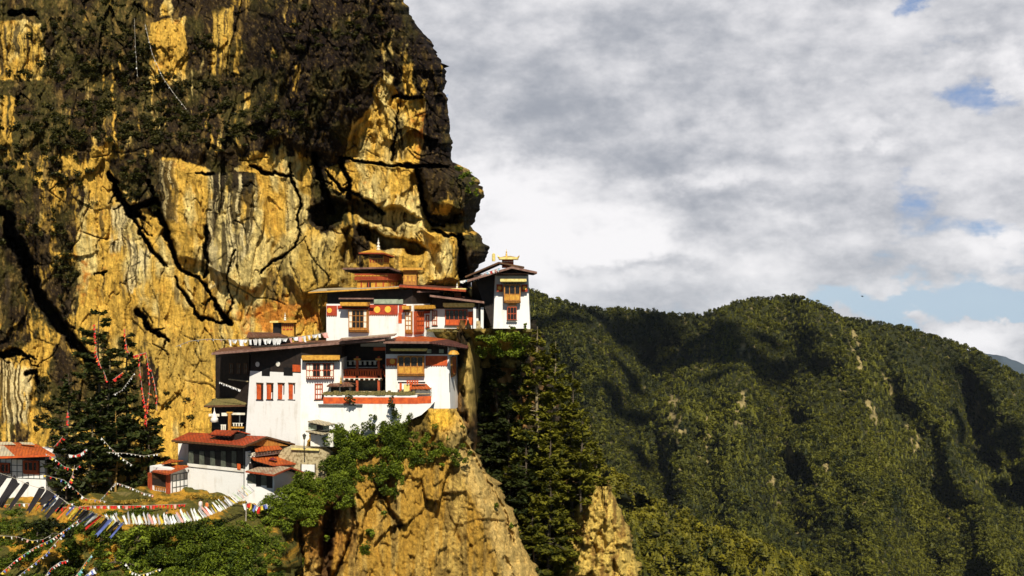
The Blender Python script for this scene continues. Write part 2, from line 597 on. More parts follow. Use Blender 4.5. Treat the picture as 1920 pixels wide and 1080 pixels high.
for nm, c in dict(white=(0.72, 0.71, 0.68), red=(0.58, 0.025, 0.015), blue=(0.12, 0.16, 0.42), yellow=(0.72, 0.52, 0.06), green=(0.07, 0.30, 0.14),
                  orange=(0.66, 0.17, 0.03), pink=(0.68, 0.33, 0.27), black=(0.018, 0.015, 0.016), grey=(0.36, 0.35, 0.35), palegreen=(0.5, 0.58, 0.38), cyan=(0.25, 0.48, 0.58)).items():
    M['f_' + nm] = paint('flag_cloth_' + nm, c, tuple(k * .75 for k in c), 2.0, 0.9, 0.0)
M['leaf_con'] = leaf_mat('conifer_needles', (0.013, 0.020, 0.003), (0.155, 0.142, 0.011), .2)
M['leaf_dark'] = leaf_mat('dark_conifer_needles', (0.006, 0.010, 0.003), (0.045, 0.055, 0.010), .15)
M['leaf_bush'] = leaf_mat('shrub_leaves', (0.030, 0.048, 0.005), (0.17, 0.215, 0.014), .25)
M['leaf_lime'] = leaf_mat('lime_leaves', (0.09, 0.12, 0.010), (0.30, 0.36, 0.03), .3)
M['leaf_cliff'] = leaf_mat('cliff_scrub', (0.010, 0.010, 0.003), (0.065, 0.060, 0.012), .15)
M['leaf_far'] = leaf_mat('forest_foliage', (0.009, 0.015, 0.004), (0.118, 0.114, 0.009), .12)
M['leaf_near'] = leaf_mat('sunlit_forest_foliage', (0.016, 0.024, 0.004), (0.17, 0.145, 0.009), .12)  # brighter copy of the forest foliage, sunlight painted into its tint
M['leaf_dry'] = leaf_mat('dry_grass', (0.16, 0.10, 0.012), (0.42, 0.28, 0.04), .2)
# ------------------------------------------------------------------ terrain
def mixc(a, b, t):
    return np.asarray(a) * (1 - t[..., None]) + np.asarray(b) * t[..., None]


GOLD, CREAM, ORNG = (0.53, 0.315, 0.050), (0.60, 0.455, 0.16), (0.48, 0.18, 0.025)
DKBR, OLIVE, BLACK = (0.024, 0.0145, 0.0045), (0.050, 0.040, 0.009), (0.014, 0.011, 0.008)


def grid_faces(nr, nc):
    i = np.arange(nr * nc).reshape(nr, nc)
    return np.stack([i[:-1, :-1], i[1:, :-1], i[1:, 1:], i[:-1, 1:]], -1).reshape(-1, 4)


def rock_sheet(name, v0, v1, dv, Lf, Rf, nu, Yf, albf, mat, roundL=0, roundR=40, depthL=0, depthR=10, back=40, kind='structure', rough=3.0, label=None):
    vs = np.arange(v0, v1 + .1, dv)
    s = np.linspace(0, 1, nu)
    V, S = np.meshgrid(vs, s, indexing='ij')
    L, Rr = Lf(vs)[:, None], Rf(vs)[:, None]
    Lz = L + (rough * fbm(vs / 14., 3.3, 0, 3)[:, None] if roundL else 0)
    Rz = Rr + rough * fbm(vs / 14., 7.7, 0, 4)[:, None] + rough * .16 * fbm(vs / 4., 9.1, 0, 2)[:, None]
    U = Lz + (Rz - Lz) * S
    Y, aux = Yf(U, V)
    if roundR:
        t = np.clip((Rz - U) / roundR, 0, 1)
        Y = Y + depthR * (1 - np.sqrt(np.clip(1 - (1 - t) ** 2, 0, 1)))
    if roundL:
        t = np.clip((U - Lz) / roundL, 0, 1)
        Y = Y + depthL * (1 - np.sqrt(np.clip(1 - (1 - t) ** 2, 0, 1)))
    A = albf(U, V, Y, aux)
    pts = PP(U, V, Y)
    # the flanks run on behind
    def flank(col, sgn):
        ks = np.array([.03, .08, .16, .3, .5, .75, 1.0])
        p = pts[:, col][:, None, :].repeat(len(ks), 1).copy()
        p[..., 1] += back * ks[None, :]
        p[..., 0] += sgn * -back * .12 * ks[None, :] + 1.2 * fbm(p[..., 1] / 3., p[..., 2] / 3., 0, 3, seed=4)
        return p, A[:, col][:, None, :].repeat(len(ks), 1) * .8
    fr, ar = flank(-1, 1)
    parts, al = [pts, fr], [A, ar]
    if roundL:
        fl, a2 = flank(0, -1)
        parts.insert(0, fl[:, ::-1]); al.insert(0, a2[:, ::-1])
    pts, A = np.concatenate(parts, 1), np.concatenate(al, 1)
    o = mesh_np(name, pts.reshape(-1, 3), grid_faces(*pts.shape[:2]), mat, attrs={'alb': A.reshape(-1, 3)}, smooth=True)
    tag(o, label, None, None, kind)
    return o, U, V, Y


# --- the great cliff behind the monastery
SIL = [(-60, 740), (0, 757), (25, 770), (60, 790), (92, 812), (125, 828), (170, 834), (215, 839), (260, 844), (303, 849), (312, 868), (335, 889), (365, 900), (395, 893),
       (420, 882), (434, 886), (446, 905), (470, 913), (488, 905), (505, 890), (530, 884), (560, 884), (600, 884), (700, 884), (800, 880), (960, 880)]
CR = [  # cracks and undercut ledges: points (x, y, half width), depth in metres
    ([(-20, 385, 8), (20, 410, 13), (45, 480, 15), (62, 530, 15), (98, 590, 15), (135, 640, 14), (190, 705, 12)], 9),
    ([(20, 450, 7), (45, 480, 8), (52, 500, 4)], 6),
    ([(118, 608, 6), (140, 617, 2)], 4),
    ([(203, 325, 4), (222, 365, 10), (243, 398, 10), (270, 410, 4)], 9),
    ([(240, 395, 7), (262, 387, 8), (285, 378, 6)], 9),
    ([(243, 405, 5), (262, 435, 5), (285, 470, 5), (308, 498, 3)], 6),
    ([(278, 340, 4), (292, 375, 7), (302, 410, 7), (312, 445, 8), (328, 485, 5), (352, 512, 4), (382, 532, 4), (408, 578, 5), (432, 606, 6)], 7),
    ([(330, 520, 3), (350, 555, 4), (372, 595, 4), (405, 603, 3), (435, 607, 3)], 4),
    ([(256, 582, 4), (275, 608, 7), (292, 622, 6), (316, 640, 3)], 6),
    ([(-10, 662, 8), (30, 658, 9), (48, 668, 3), (65, 675, 2)], 6),
    ([(50, 700, 7), (66, 698, 7), (72, 720, 5)], 5),
    ([(386, 425, 4), (384, 470, 5), (382, 520, 3)], 3),
    ([(175, 515, 2), (192, 513, 4), (200, 508, 2)], 3),
    ([(20, 25, 8), (50, 22, 7), (70, 28, 3)], 6),
    ([(365, 325, 2), (385, 327, 4), (402, 326, 2)], 3),
    ([(470, 310, 3), (490, 322, 4), (515, 323, 4), (548, 330, 2)], 4),
    ([(545, 305, 3), (553, 350, 3), (560, 430, 3), (556, 455, 2), (520, 486, 4), (490, 512, 3)], 4),
    ([(590, 290, 8), (598, 330, 8), (612, 365, 9), (622, 395, 10)], 7),
    ([(640, 298, 6), (650, 330, 5), (655, 370, 6)], 6),
    ([(645, 296, 3), (690, 305, 3), (735, 312, 4), (770, 310, 6), (800, 312, 4), (840, 312, 3)], 5),
    ([(780, 318, 6), (790, 350, 6), (797, 385, 5), (810, 420, 5), (835, 425, 3)], 5),
    ([(612, 320, 3), (640, 356, 4), (672, 366, 4), (700, 385, 5), (720, 400, 4)], 4),
    ([(810, 430, 3), (840, 443, 4), (868, 447, 3)], 4),
    ([(735, 182, 3), (762, 184, 5), (792, 182, 3)], 4),
    ([(745, 195, 2), (742, 260, 4), (735, 300, 4)], 2.5),
    ([(862, 440, 6), (866, 480, 7), (868, 530, 9), (872, 600, 12)], 7),
    ([(440, 470, 2), (425, 520, 2), (428, 600, 3)], 1.5),
]
HOLLOW = [  # polygons carved back, depth
    ([(575, 392), (597, 383), (612, 372), (640, 376), (668, 370), (704, 398), (676, 406), (650, 398), (640, 416), (624, 420), (612, 438), (602, 424), (584, 414)], 8),
    ([(650, 372), (690, 372), (720, 392), (770, 400), (792, 412), (760, 418), (742, 440), (700, 420), (672, 400)], 6),
    ([(672, 420), (705, 428), (740, 446), (775, 452), (800, 468), (772, 480), (740, 466), (716, 470), (690, 452)], 9),
    ([(776, 318), (790, 320), (800, 400), (835, 415), (870, 395), (860, 420), (810, 432), (786, 400)], 4),
    ([(640, 430), (660, 425), (668, 470), (658, 505), (640, 490)], 4),
]
BUMP = [  # polygons standing proud, height
    ([(700, 480), (740, 466), (800, 480), (825, 520), (800, 548), (740, 545), (700, 520)], 4),
    ([(775, 322), (850, 316), (893, 345), (897, 375), (870, 400), (805, 385)], 5),
    ([(530, 440), (570, 430), (640, 440), (640, 540), (560, 560), (525, 520)], 2.5),
    ([(797, 430), (850, 440), (855, 525), (820, 535), (815, 480)], 3),
    ([(250, 385), (285, 340), (300, 360), (285, 385)], 2),
    ([(300, 300), (398, 320), (392, 500), (330, 490), (305, 420)], 2.0),
    ([(400, 330), (480, 320), (525, 480), (480, 560), (400, 520)], 2.2),
]
CR = [(jagged([(a, b_, w_ * .85) for a, b_, w_ in p], 500 + i, .10, 2), d) for i, (p, d) in enumerate(CR)]
HOLLOW = [(jagged(p, 600 + i, .15, 2, True), d) for i, (p, d) in enumerate(HOLLOW)]
for i in range(len(CR)):
    p, d = CR[i]
    if d < 6: continue
    r0 = np.random.default_rng(700 + i)
    for _ in range(3):           # side joints
        k = r0.integers(1, len(p) - 1)
        a, L = r0.uniform(0, 6.28), r0.uniform(14, 34)
        CR.append((jagged([(p[k][0], p[k][1], 2.6), (p[k][0] + L * math.cos(a), p[k][1] + L * abs(math.sin(a)), .8)], 800 + i, .2, 2), 2.5))
BRIGHT = [  # bare rock scars, softness
    ([(-20, 40), (78, 40), (86, 155), (-20, 150)], 5, .85), ([(-20, 176), (34, 186), (22, 282), (-20, 285)], 4, .8),
    ([(282, 44), (350, 34), (352, 150), (330, 160), (285, 146)], 4, .9), ([(398, 30), (432, 8), (424, 140), (396, 138)], 5, .7),
    ([(312, -10), (320, -10), (322, 30), (300, 32)], 5, .9), ([(455, 175), (466, 172), (468, 206), (455, 205)], 3, .8),
    ([(712, 150), (735, 168), (752, 184), (798, 186), (797, 255), (776, 312), (735, 306), (644, 294), (664, 235), (698, 190)], 5, 1.7),
    ([(722, 135), (732, 140), (740, 175), (716, 155)], 3, .8), ([(756, 128), (775, 120), (778, 180), (758, 178)], 4, .6), ([(782, 150), (795, 148), (795, 186), (780, 184)], 4, .5),
    ([(172, 275), (204, 272), (206, 330), (190, 470), (150, 520), (100, 470), (135, 470), (165, 380)], 6, .8),
    ([(302, 292), (400, 318), (396, 360), (380, 480), (330, 480), (310, 420)], 5, 1.2),
    ([(205, 340), (300, 420), (330, 500), (420, 590), (470, 560), (525, 470), (500, 390), (470, 330), (440, 380), (395, 440), (380, 540), (440, 620), (300, 640), (150, 600), (140, 520), (190, 470)], 8, 1.2),
    ([(392, 350), (475, 330), (520, 400), (526, 480), (470, 580), (400, 560)], 8, 1.0),
    ([(478, 286), (520, 296), (585, 300), (582, 390), (560, 440), (530, 470), (500, 400)], 5, 1.1),
    ([(610, 312), (640, 302), (770, 318), (778, 345), (768, 400), (700, 380), (640, 368), (615, 350)], 4, 1.2),
    ([(700, 445), (800, 440), (858, 450), (852, 530), (700, 545)], 5, .8), ([(800, 430), (852, 440), (855, 530), (830, 530), (826, 480)], 4, .8),
    ([(440, 600), (530, 560), (610, 555), (612, 630), (430, 640)], 6, 1.0), ([(530, 440), (640, 430), (700, 540), (600, 560), (540, 540)], 6, .55),
    ([(-20, 672), (60, 690), (40, 770), (-20, 800)], 5, 1.1), ([(60, 640), (100, 640), (95, 720), (60, 700)], 5, .7), ([(290, 640), (420, 640), (415, 760), (350, 800), (300, 760)], 8, .9),
    ([(300, 760), (380, 740), (390, 812), (320, 820)], 8, .9), ([(70, 400), (100, 390), (110, 430), (80, 450)], 6, .3), ([(60, 320), (90, 312), (125, 350), (120, 400), (80, 395)], 8, .35),
    ([(825, 372), (848, 372), (838, 400), (815, 400)], 4, .8), ([(835, 420), (865, 418), (866, 440), (838, 442)], 4, .8), ([(235, 440), (262, 440), (250, 560), (235, 540)], 6, .4),
]
DARK = [
    ([(202, 300), (300, 290), (305, 400), (285, 380), (245, 395), (215, 350)], 6, 1.0), ([(402, 315), (480, 322), (468, 362), (430, 375), (398, 430), (386, 470), (382, 430), (395, 380)], 4, 1.3),
    ([(205, 400), (235, 380), (240, 420), (222, 470), (206, 470)], 5, .8), ([(262, 450), (285, 470), (262, 560), (240, 555)], 4, .8), ([(382, 430), (396, 400), (400, 440), (388, 530), (380, 530)], 2, 1.0),
    ([(-20, 280), (60, 340), (140, 400), (110, 560), (160, 560), (150, 580), (60, 640), (-20, 660)], 8, .42), ([(120, 440), (160, 480), (150, 560), (90, 560)], 10, .4),
    ([(580, 300), (640, 300), (612, 350), (640, 372), (660, 372), (640, 420), (600, 440), (582, 420)], 4, .8),
    ([(765, 310), (850, 305), (905, 360), (880, 430), (830, 425), (800, 400), (776, 340)], 5, .75), ([(856, 440), (920, 440), (920, 500), (880, 540), (862, 560), (856, 500)], 4, .9),
    ([(798, 180), (860, 180), (860, 315), (776, 312), (797, 255)], 3, 1.2), ([(560, 440), (640, 430), (660, 520), (640, 550), (600, 500)], 8, .35),
    ([(640, 300), (650, 290), (660, 380), (648, 380)], 3, .7), ([(738, 240), (752, 232), (744, 300), (724, 305)], 4, .9), ([(90, 640), (180, 690), (300, 690), (300, 760), (100, 800)], 10, .7),
    ([(462, 340), (478, 340), (474, 400), (466, 400)], 2, .8), ([(660, 420), (700, 440), (700, 480), (650, 510)], 6, .5), ([(560, 590), (612, 580), (612, 630), (540, 640)], 6, .35),
]


rc = np.random.default_rng(404)
FINE = []
for _ in range(90):
    x, y = rc.uniform(0, 880), rc.uniform(20, 700)
    if y < 280 and rc.uniform() < .5: continue
    ang = rc.choice([1.45, 1.7, 1.05, .75, .2, 2.2], p=[.3, .2, .2, .15, .1, .05]) + rc.normal() * .12
    q, st = [(x, y, 1.0)], rc.uniform(14, 34)
    m = rc.integers(3, 8)
    for k in range(m):
        a = ang + rc.normal() * .33
        x, y = x + st * np.cos(a) * rc.uniform(.5, 1.3), y + st * np.sin(a) * rc.uniform(.5, 1.3)
        q.append((x, y, rc.uniform(.6, 1.3) * (1 - .6 * (k == m - 1))))
    FINE.append((q, rc.uniform(.3, .9)))


def cliff_depth(U, V):
    w1 = 7 * fbm(U / 40, V / 40, 1.5, 3, seed=3)
    w2 = 7 * fbm(U / 40, V / 40, 8.5, 3, seed=5)
    U2, V2 = U + w1, V + w2
    Y = 172 - 9 * sstep(U, 100, 880)
    lip = pl([(-60, 290), (170, 272), (300, 292), (400, 306), (480, 284), (560, 292), (640, 300), (700, 150), (800, 150), (900, 320)])(U2)
    up = np.clip(lip + 16 * fbm(U / 30, 2.2, 0, 4, seed=17) - V, -60, 400)
    m_right = sstep(U, 440, 560)
    far_r = sstep(U, 660, 720)
    Y = Y - m_right * ((2.6 - 1.6 * far_r) * sstep(up, -6, 22) + (3.6 - 2.2 * far_r) * sstep(up, 0, 160) - 9 * sstep(up, 150, 420))
    Y = Y - (1 - m_right) * (0.5 * sstep(up, -4, 16) - 9.0 * sstep(up, 10, 150) - 6 * sstep(up, 200, 330))
    Y = Y - 0.026 * np.clip(V - 600, 0, 400)
    # right-hand overhanging corner and the scar set back in it
    Y = Y + 1.2 * sstep(-sdpoly(U2, V2, BRIGHT[6][0]), -3, 7)
    for poly, h in BUMP:
        Y = Y - h * sstep(-sdpoly(U2, V2, poly), -7, 14)
    # relief
    blk = vnoise((U + 14 * fbm(U / 50, V / 60, 1, 2, seed=22)) / 58, (V + U * .25) / 150, 3, seed=23)
    blk2 = vnoise((U + 9 * fbm(U / 60, V / 90, 4, 2, seed=24)) / 34 + V / 400, V / 190, 8, seed=25)
    blk3 = vnoise((U + 20 * fbm(U / 60, V / 90, 6, 2, seed=26)) / 90, V / 46 - U / 170, 5, seed=27)
    wx, wy = U + 7 * fbm(U / 40, V / 60, 4, 2, seed=28), V + 9 * fbm(U / 40, V / 60, 6, 2, seed=29)
    f1 = facets(wx / 62 + V / 500, wy / 150, 35)
    f2 = facets(wx / 26 + V / 260, wy / 58 - U / 200, 36)
    f3 = facets(wx / 11, wy / 17 - U / 60, 37)
    fa = .46 + .45 * sstep(310 - V, 0, 60) + .2 * sstep(U, 520, 600)
    Y = Y - fa * (1.5 * f1 + .62 * f2 + .22 * f3) - 1.2 * fbm(U / 110, V / 190, 0, 2, seed=21) - .15 * fbm(U / 22, V / 60, 2, 4, seed=31)
    Y = Y - 0.45 * (np.abs(fbm(U2 / 16, V / 200, 4, 3, seed=41)) - .3)
    rid = np.abs(fbm(U2 / 40 + V / 300, V2 / 190 - U / 160, 6, 3, seed=51))
    Y = Y + .7 * (1 - sstep(rid, 0, .035))
    Y = Y - (0.14 + .22 * sstep(300 - V, 0, 60)) * fbm(U / 8, V / 14, 5, 3, seed=61)
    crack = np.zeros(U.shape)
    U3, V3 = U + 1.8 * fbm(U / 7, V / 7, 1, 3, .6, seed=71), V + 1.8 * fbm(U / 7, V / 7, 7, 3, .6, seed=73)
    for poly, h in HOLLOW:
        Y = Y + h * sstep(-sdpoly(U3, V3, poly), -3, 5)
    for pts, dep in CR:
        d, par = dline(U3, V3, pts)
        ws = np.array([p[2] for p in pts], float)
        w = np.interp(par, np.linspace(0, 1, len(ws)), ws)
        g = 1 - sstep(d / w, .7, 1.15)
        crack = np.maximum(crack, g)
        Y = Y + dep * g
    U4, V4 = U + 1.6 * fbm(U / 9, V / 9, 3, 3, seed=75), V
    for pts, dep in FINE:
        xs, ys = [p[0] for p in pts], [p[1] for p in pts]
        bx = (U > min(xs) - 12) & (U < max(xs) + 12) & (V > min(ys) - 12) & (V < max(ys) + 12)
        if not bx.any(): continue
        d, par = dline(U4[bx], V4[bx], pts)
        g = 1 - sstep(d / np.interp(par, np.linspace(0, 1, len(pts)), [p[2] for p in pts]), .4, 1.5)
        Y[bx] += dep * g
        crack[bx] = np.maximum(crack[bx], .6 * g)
        # one side of the joint stands a little proud
    return Y, (U2, V2, crack)


def cliff_albedo(U, V, Y, aux):
    U2, V2, crack = aux
    lip = pl([(-60, 285), (170, 272), (300, 292), (400, 306), (480, 284), (560, 292), (640, 300), (900, 305)])(U2)
    lip = lip + (30 * fbm(U / 26, V / 60, 5, 4, seed=18) + 10) * (1 - sstep(U, 440, 500)) + 8 * fbm(U / 14, 3.3, 0, 3, seed=19)
    D = -0.12 + 0.62 * sstep(lip - V2, -14, 18) + .16 * (1 - sstep(U, 60, 190)) + .25 * np.exp(-((U - 60) / 70) ** 2 - ((V - 350) / 70) ** 2)
    Bm = np.zeros(U.shape)
    for poly, s, a in BRIGHT:
        Bm = np.maximum(Bm, a * sstep(-sdpoly(U2, V2, poly), -s, s))
    D = D - 1.05 * Bm
    for poly, s, a in DARK:
        D = D + 0.95 * a * sstep(-sdpoly(U2, V2, poly), -s, s)
    streak = fbm(U2 / 5.5, V / 120, 3, 4, seed=81)
    blot = fbm(U / 34, V / 34, 9, 5, seed=83)
    fine = fbm(U / 5, V / 7, 4, 4, .65, seed=85)
    m = sstep(D + .34 * streak + .30 * blot + .22 * fine, -.12, .22)
    g = fbm(U2 / 22, V / 80, 2, 4, seed=87)
    br = mixc(GOLD, CREAM, sstep(g + 1.0 * np.exp(-(((U - 460) / 80) ** 2 + ((V - 470) / 150) ** 2)) - .5 * sstep(V, 560, 620), -.05, .7))
    og = np.exp(-(((U - 520) / 95) ** 2 + ((V - 592) / 38) ** 2)) * 1.0 + np.exp(-(((U - 145) / 40) ** 2 + ((V - 540) / 60) ** 2)) * .6 + np.exp(-(((U - 790) / 20) ** 2 + ((V - 250) / 60) ** 2)) * .6
    br = mixc(br, ORNG, sstep(og + .5 * fbm(U2 / 14, V2 / 14, 3, 4, seed=89), .35, .9))
    br = br * (1 + .30 * fbm(U2 / 3.0, V / 90, 8, 4, .6, seed=91))[..., None]
    tan = np.exp(-(((U - 600) / 90) ** 2 + ((V - 500) / 60) ** 2)) + .8 * np.exp(-(((U - 330) / 120) ** 2 + ((V - 680) / 60) ** 2))
    br = mixc(br, (0.36, 0.25, 0.06), np.clip(tan * .8, 0, 1))
    dk = mixc(DKBR, OLIVE, sstep(fbm(U / 40, V / 50, 6, 4, seed=93) + .35 * (1 - sstep(U, 100, 450)) - .2, -.3, .5))
    dk = mixc(dk, (0.24, 0.15, 0.04), .5 * sstep(fbm(U2 / 9, V / 26, 2, 4, seed=95) - .25 * sstep(U, 420, 520), .35, .85))
    dk = dk * (1 - .34 * sstep(U, 430, 560) * sstep(320 - V, 0, 40))[..., None] * (1 + .45 * fbm(U / 3.5, V / 5, 7, 3, .65, seed=96))[..., None]  # upper right mass darker still: deep shadow mixed into the dark stain
    c = mixc(br, dk, m)
    spk = sstep(fbm(U / 2.6, V / 3.4, 8, 2, .6, seed=111), .62, .95)
    c = mixc(c, (0.26, 0.17, 0.06), .35 * spk * m)
    zs = np.zeros(U.shape)
    for poly in [[(396, 318), (482, 326), (486, 400), (470, 470), (440, 500), (384, 560), (380, 470)], [(203, 385), (240, 380), (232, 470), (205, 472)], [(236, 445), (286, 468), (264, 565), (236, 560)], [(-20, 45), (80, 50), (80, 140), (-20, 145)], [(-20, 670), (66, 690), (50, 790), (-20, 800)],
                 [(392, 25), (440, 5), (430, 140), (396, 140)], [(720, 230), (760, 220), (755, 305), (715, 305)], [(300, 300), (330, 300), (330, 420), (305, 420)]]:
        zs = np.maximum(zs, sstep(-sdpoly(U2, V2, poly), -4, 6))
    sn = fbm(U2 / 3.6, V / 260, 15, 3, .6, seed=113)
    sc_ = mixc(mixc((0.52, 0.33, 0.06), (0.62, 0.50, 0.24), sstep(V, 250, 330)), (0.025, 0.018, 0.010), sstep(sn + .5 * (430 - V) / 120. * sstep(U, 380, 400) * (1 - sstep(U, 486, 500)) * (V > 300) * (V < 600), -.12, .12))
    c = mixc(c, sc_, .85 * zs * sstep(fbm(U / 12, V / 40, 3, 3, seed=114) + .55, 0, .4))
    # black water streaks running down below ledges
    ws = sstep(fbm(U2 / 5, V / 300, 11, 3, seed=97), .30, .5) * sstep(fbm(U / 70, V / 60, 13, 3, seed=99), -.05, .4)
    c = mixc(c, (0.05, 0.035, 0.02), .65 * ws * sstep(V, 250, 330) * (1 - sstep(V, 600, 680)))
    c = mixc(c, BLACK, np.clip(crack * .9, 0, 1))  # crack lines blackened: lichen, plus groove shade painted into the rock
    return np.clip(c, .006, .9)


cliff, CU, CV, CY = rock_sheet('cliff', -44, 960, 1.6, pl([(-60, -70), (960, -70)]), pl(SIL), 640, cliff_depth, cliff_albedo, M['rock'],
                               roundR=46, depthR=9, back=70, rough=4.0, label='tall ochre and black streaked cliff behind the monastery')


def cliff_Y(px, py):
    j = int(np.clip((py + 44) / 1.6, 0, CU.shape[0] - 1))
    i = int(np.argmin(np.abs(CU[j] - px)))
    return CY[j, i]


# --- the buttress under the buttresses' walls
def butt_depth(U, V):
    R_ = pl([(735, 852), (780, 862), (840, 880), (900, 920), (980, 962), (1090, 1014), (1200, 1050)])(V)
    x = (U - 700) / 160.
    Y = 147.5 - 0.034 * (V - 760) - 1.5 * np.exp(-x * x) - 3.2 * sstep(U, 785, 812) * (1 - sstep(V, 800, 860))
    # front face and the paler right flank meet on an arete
    ar = pl([(760, 800), (840, 835), (900, 868), (980, 905), (1090, 940), (1200, 960)])(V)
    Y = Y + np.clip(U - ar, 0, 200) * .050
    bb = vnoise((U + 10 * fbm(U / 40, V / 60, 1, 2, seed=120)) / 40 + V / 300, V / 130, 2, seed=119)
    b2 = vnoise(U / 22 - V / 200, V / 60, 5, seed=118)
    fb1 = facets((U + 6 * fbm(U / 40, V / 60, 1, 2, seed=117)) / 46 + V / 300, V / 92, 38)
    fb2 = facets(U / 18 + V / 160, V / 30 - U / 80, 39)
    kf = sstep(V - 40 * (U < 790) * (U > 560), 770, 840)
    Y = Y - kf * 1.3 * fb1 - kf * .45 * fb2 - kf * .5 * sstep(bb, -.03, .03) - kf * .7 * fbm(U / 60, V / 150, 1, 3, seed=121) - .55 * np.abs(fbm(U / 16, V / 90, 4, 3, seed=123)) - .30 * fbm(U / 14, V / 20, 2, 4, seed=125)
    Y = Y - .22 * fbm(U / 5, V / 6, 3, 3, seed=127)
    for pts, dep in [([(618, 960, 8), (612, 1010, 11), (606, 1100, 12), (606, 1190, 12)], 5), ([(655, 940, 4), (668, 985, 5), (640, 1060, 6), (620, 1090, 6)], 3), ([(705, 900, 5), (730, 960, 6), (752, 985, 5)], 3),
                     ([(560, 980, 3), (568, 1060, 5), (560, 1100, 5)], 2.5), ([(850, 760, 5), (870, 830, 5), (900, 880, 4), (945, 960, 4), (962, 1020, 5)], 1.5)]:
        d, par = dline(U + 3 * fbm(U / 10, V / 10, 1, 2), V, pts)
        w = np.interp(par, np.linspace(0, 1, len(pts)), [p[2] for p in pts])
        Y = Y + dep * (1 - sstep(d / w, .4, 1.3))
    return Y, ar


def butt_albedo(U, V, Y, ar):
    st = fbm(U / 9, V / 140, 1, 4, seed=131)
    bl = fbm(U / 45, V / 60, 3, 4, seed=133)
    fi = fbm(U / 4, V / 5, 4, 4, .65, seed=135)
    c = mixc((0.37, 0.21, 0.032), (0.50, 0.335, 0.085), sstep(st + .5 * bl, -.3, .7))
    c = mixc(c, (0.14, 0.083, 0.02), sstep(.9 * st - .4 * bl + .5 * fi, .05, .55) * .8)
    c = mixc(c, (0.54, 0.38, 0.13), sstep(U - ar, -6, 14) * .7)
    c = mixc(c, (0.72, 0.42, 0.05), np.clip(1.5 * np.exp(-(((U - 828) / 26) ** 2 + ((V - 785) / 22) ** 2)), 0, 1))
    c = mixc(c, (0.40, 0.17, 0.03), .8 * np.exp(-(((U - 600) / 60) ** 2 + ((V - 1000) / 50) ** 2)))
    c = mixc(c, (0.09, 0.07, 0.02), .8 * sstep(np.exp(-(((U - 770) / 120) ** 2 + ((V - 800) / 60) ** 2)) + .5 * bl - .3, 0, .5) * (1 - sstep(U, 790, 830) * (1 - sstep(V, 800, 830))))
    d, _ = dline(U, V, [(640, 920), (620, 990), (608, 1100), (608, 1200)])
    c = mixc(c, (0.06, 0.025, 0.012), .85 * (1 - sstep(d, 6, 15)))  # chimney shadow painted into the rock along its groove
    c = c * (1 + .16 * fi)[..., None]
    return np.clip(c, .01, .9)


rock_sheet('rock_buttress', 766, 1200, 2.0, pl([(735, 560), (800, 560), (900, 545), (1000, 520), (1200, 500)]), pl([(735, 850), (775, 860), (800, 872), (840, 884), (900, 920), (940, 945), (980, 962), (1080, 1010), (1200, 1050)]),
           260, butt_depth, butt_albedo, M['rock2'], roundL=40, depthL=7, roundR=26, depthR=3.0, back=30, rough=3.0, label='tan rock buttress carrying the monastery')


# --- shaded gully wall right of the buildings, the shelf under the corner tower, the lone spur
def gully_depth(U, V):
    Y = 166 - 15.5 * np.exp(-((U - 872) / 24.) ** 4) * (1 - .5 * sstep(V, 800, 1000)) + .02 * np.clip(U - 900, 0, 300) - .012 * np.clip(V - 800, 0, 400)
    Y = Y - 1.6 * fbm(U / 34, V / 60, 1, 4, seed=141) - .7 * fbm(U / 9, V / 14, 2, 3, seed=143)
    Y = Y + 2.5 * (1 - sstep(np.abs(fbm(U / 30, V / 90, 5, 3, seed=145)), 0, .1))
    return Y, None


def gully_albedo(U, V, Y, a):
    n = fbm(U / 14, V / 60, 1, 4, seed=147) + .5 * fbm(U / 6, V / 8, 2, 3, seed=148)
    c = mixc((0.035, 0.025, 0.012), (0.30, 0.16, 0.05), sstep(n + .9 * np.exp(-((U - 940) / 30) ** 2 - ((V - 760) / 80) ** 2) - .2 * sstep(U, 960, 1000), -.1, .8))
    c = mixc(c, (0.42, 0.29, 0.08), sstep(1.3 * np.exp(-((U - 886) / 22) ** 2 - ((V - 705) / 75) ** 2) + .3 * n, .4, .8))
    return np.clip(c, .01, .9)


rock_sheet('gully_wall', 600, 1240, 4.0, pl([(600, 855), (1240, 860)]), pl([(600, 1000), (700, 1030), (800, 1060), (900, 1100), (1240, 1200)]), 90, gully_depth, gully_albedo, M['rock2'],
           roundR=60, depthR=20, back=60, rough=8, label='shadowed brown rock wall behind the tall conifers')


def shelf_depth(U, V):
    t = (V - 614) / 60.
    Y = 149.3 + 14 * np.clip(t, 0, 1) ** 1.4 + np.clip(870 - U, 0, 80) * .02
    Y = Y - .8 * fbm(U / 20, V / 12, 1, 4, seed=151) - .35 * fbm(U / 6, V / 6, 1, 3, seed=152)
    return Y, None


def shelf_albedo(U, V, Y, a):
    n = fbm(U / 16, V / 10, 1, 4, seed=153)
    c = mixc((0.42, 0.29, 0.07), (0.12, 0.09, 0.025), sstep(n + .3 * sstep(U, 870, 930), -.3, .5))
    return np.clip(c, .01, .9)


shelf, su, sv, sy = rock_sheet('rock_shelf', 616, 690, 2.0, pl([(600, 806), (640, 812), (690, 850)]), pl([(600, 1000), (640, 996), (690, 980)]), 110, shelf_depth, shelf_albedo, M['rock2'],
                               roundL=14, depthL=3, roundR=20, depthR=5, back=20, rough=2.5, label='rock shelf under the corner tower')
mb = MB()
mb.prism([P(800, 617.2, 150.2), P(997, 617.2, 150.2), P(1000, 616.5, 172), P(800, 616.5, 172)], (0, 0, -.35))
o = mb.build('shelf_ground', M['moss']); tag(o, kind='structure')


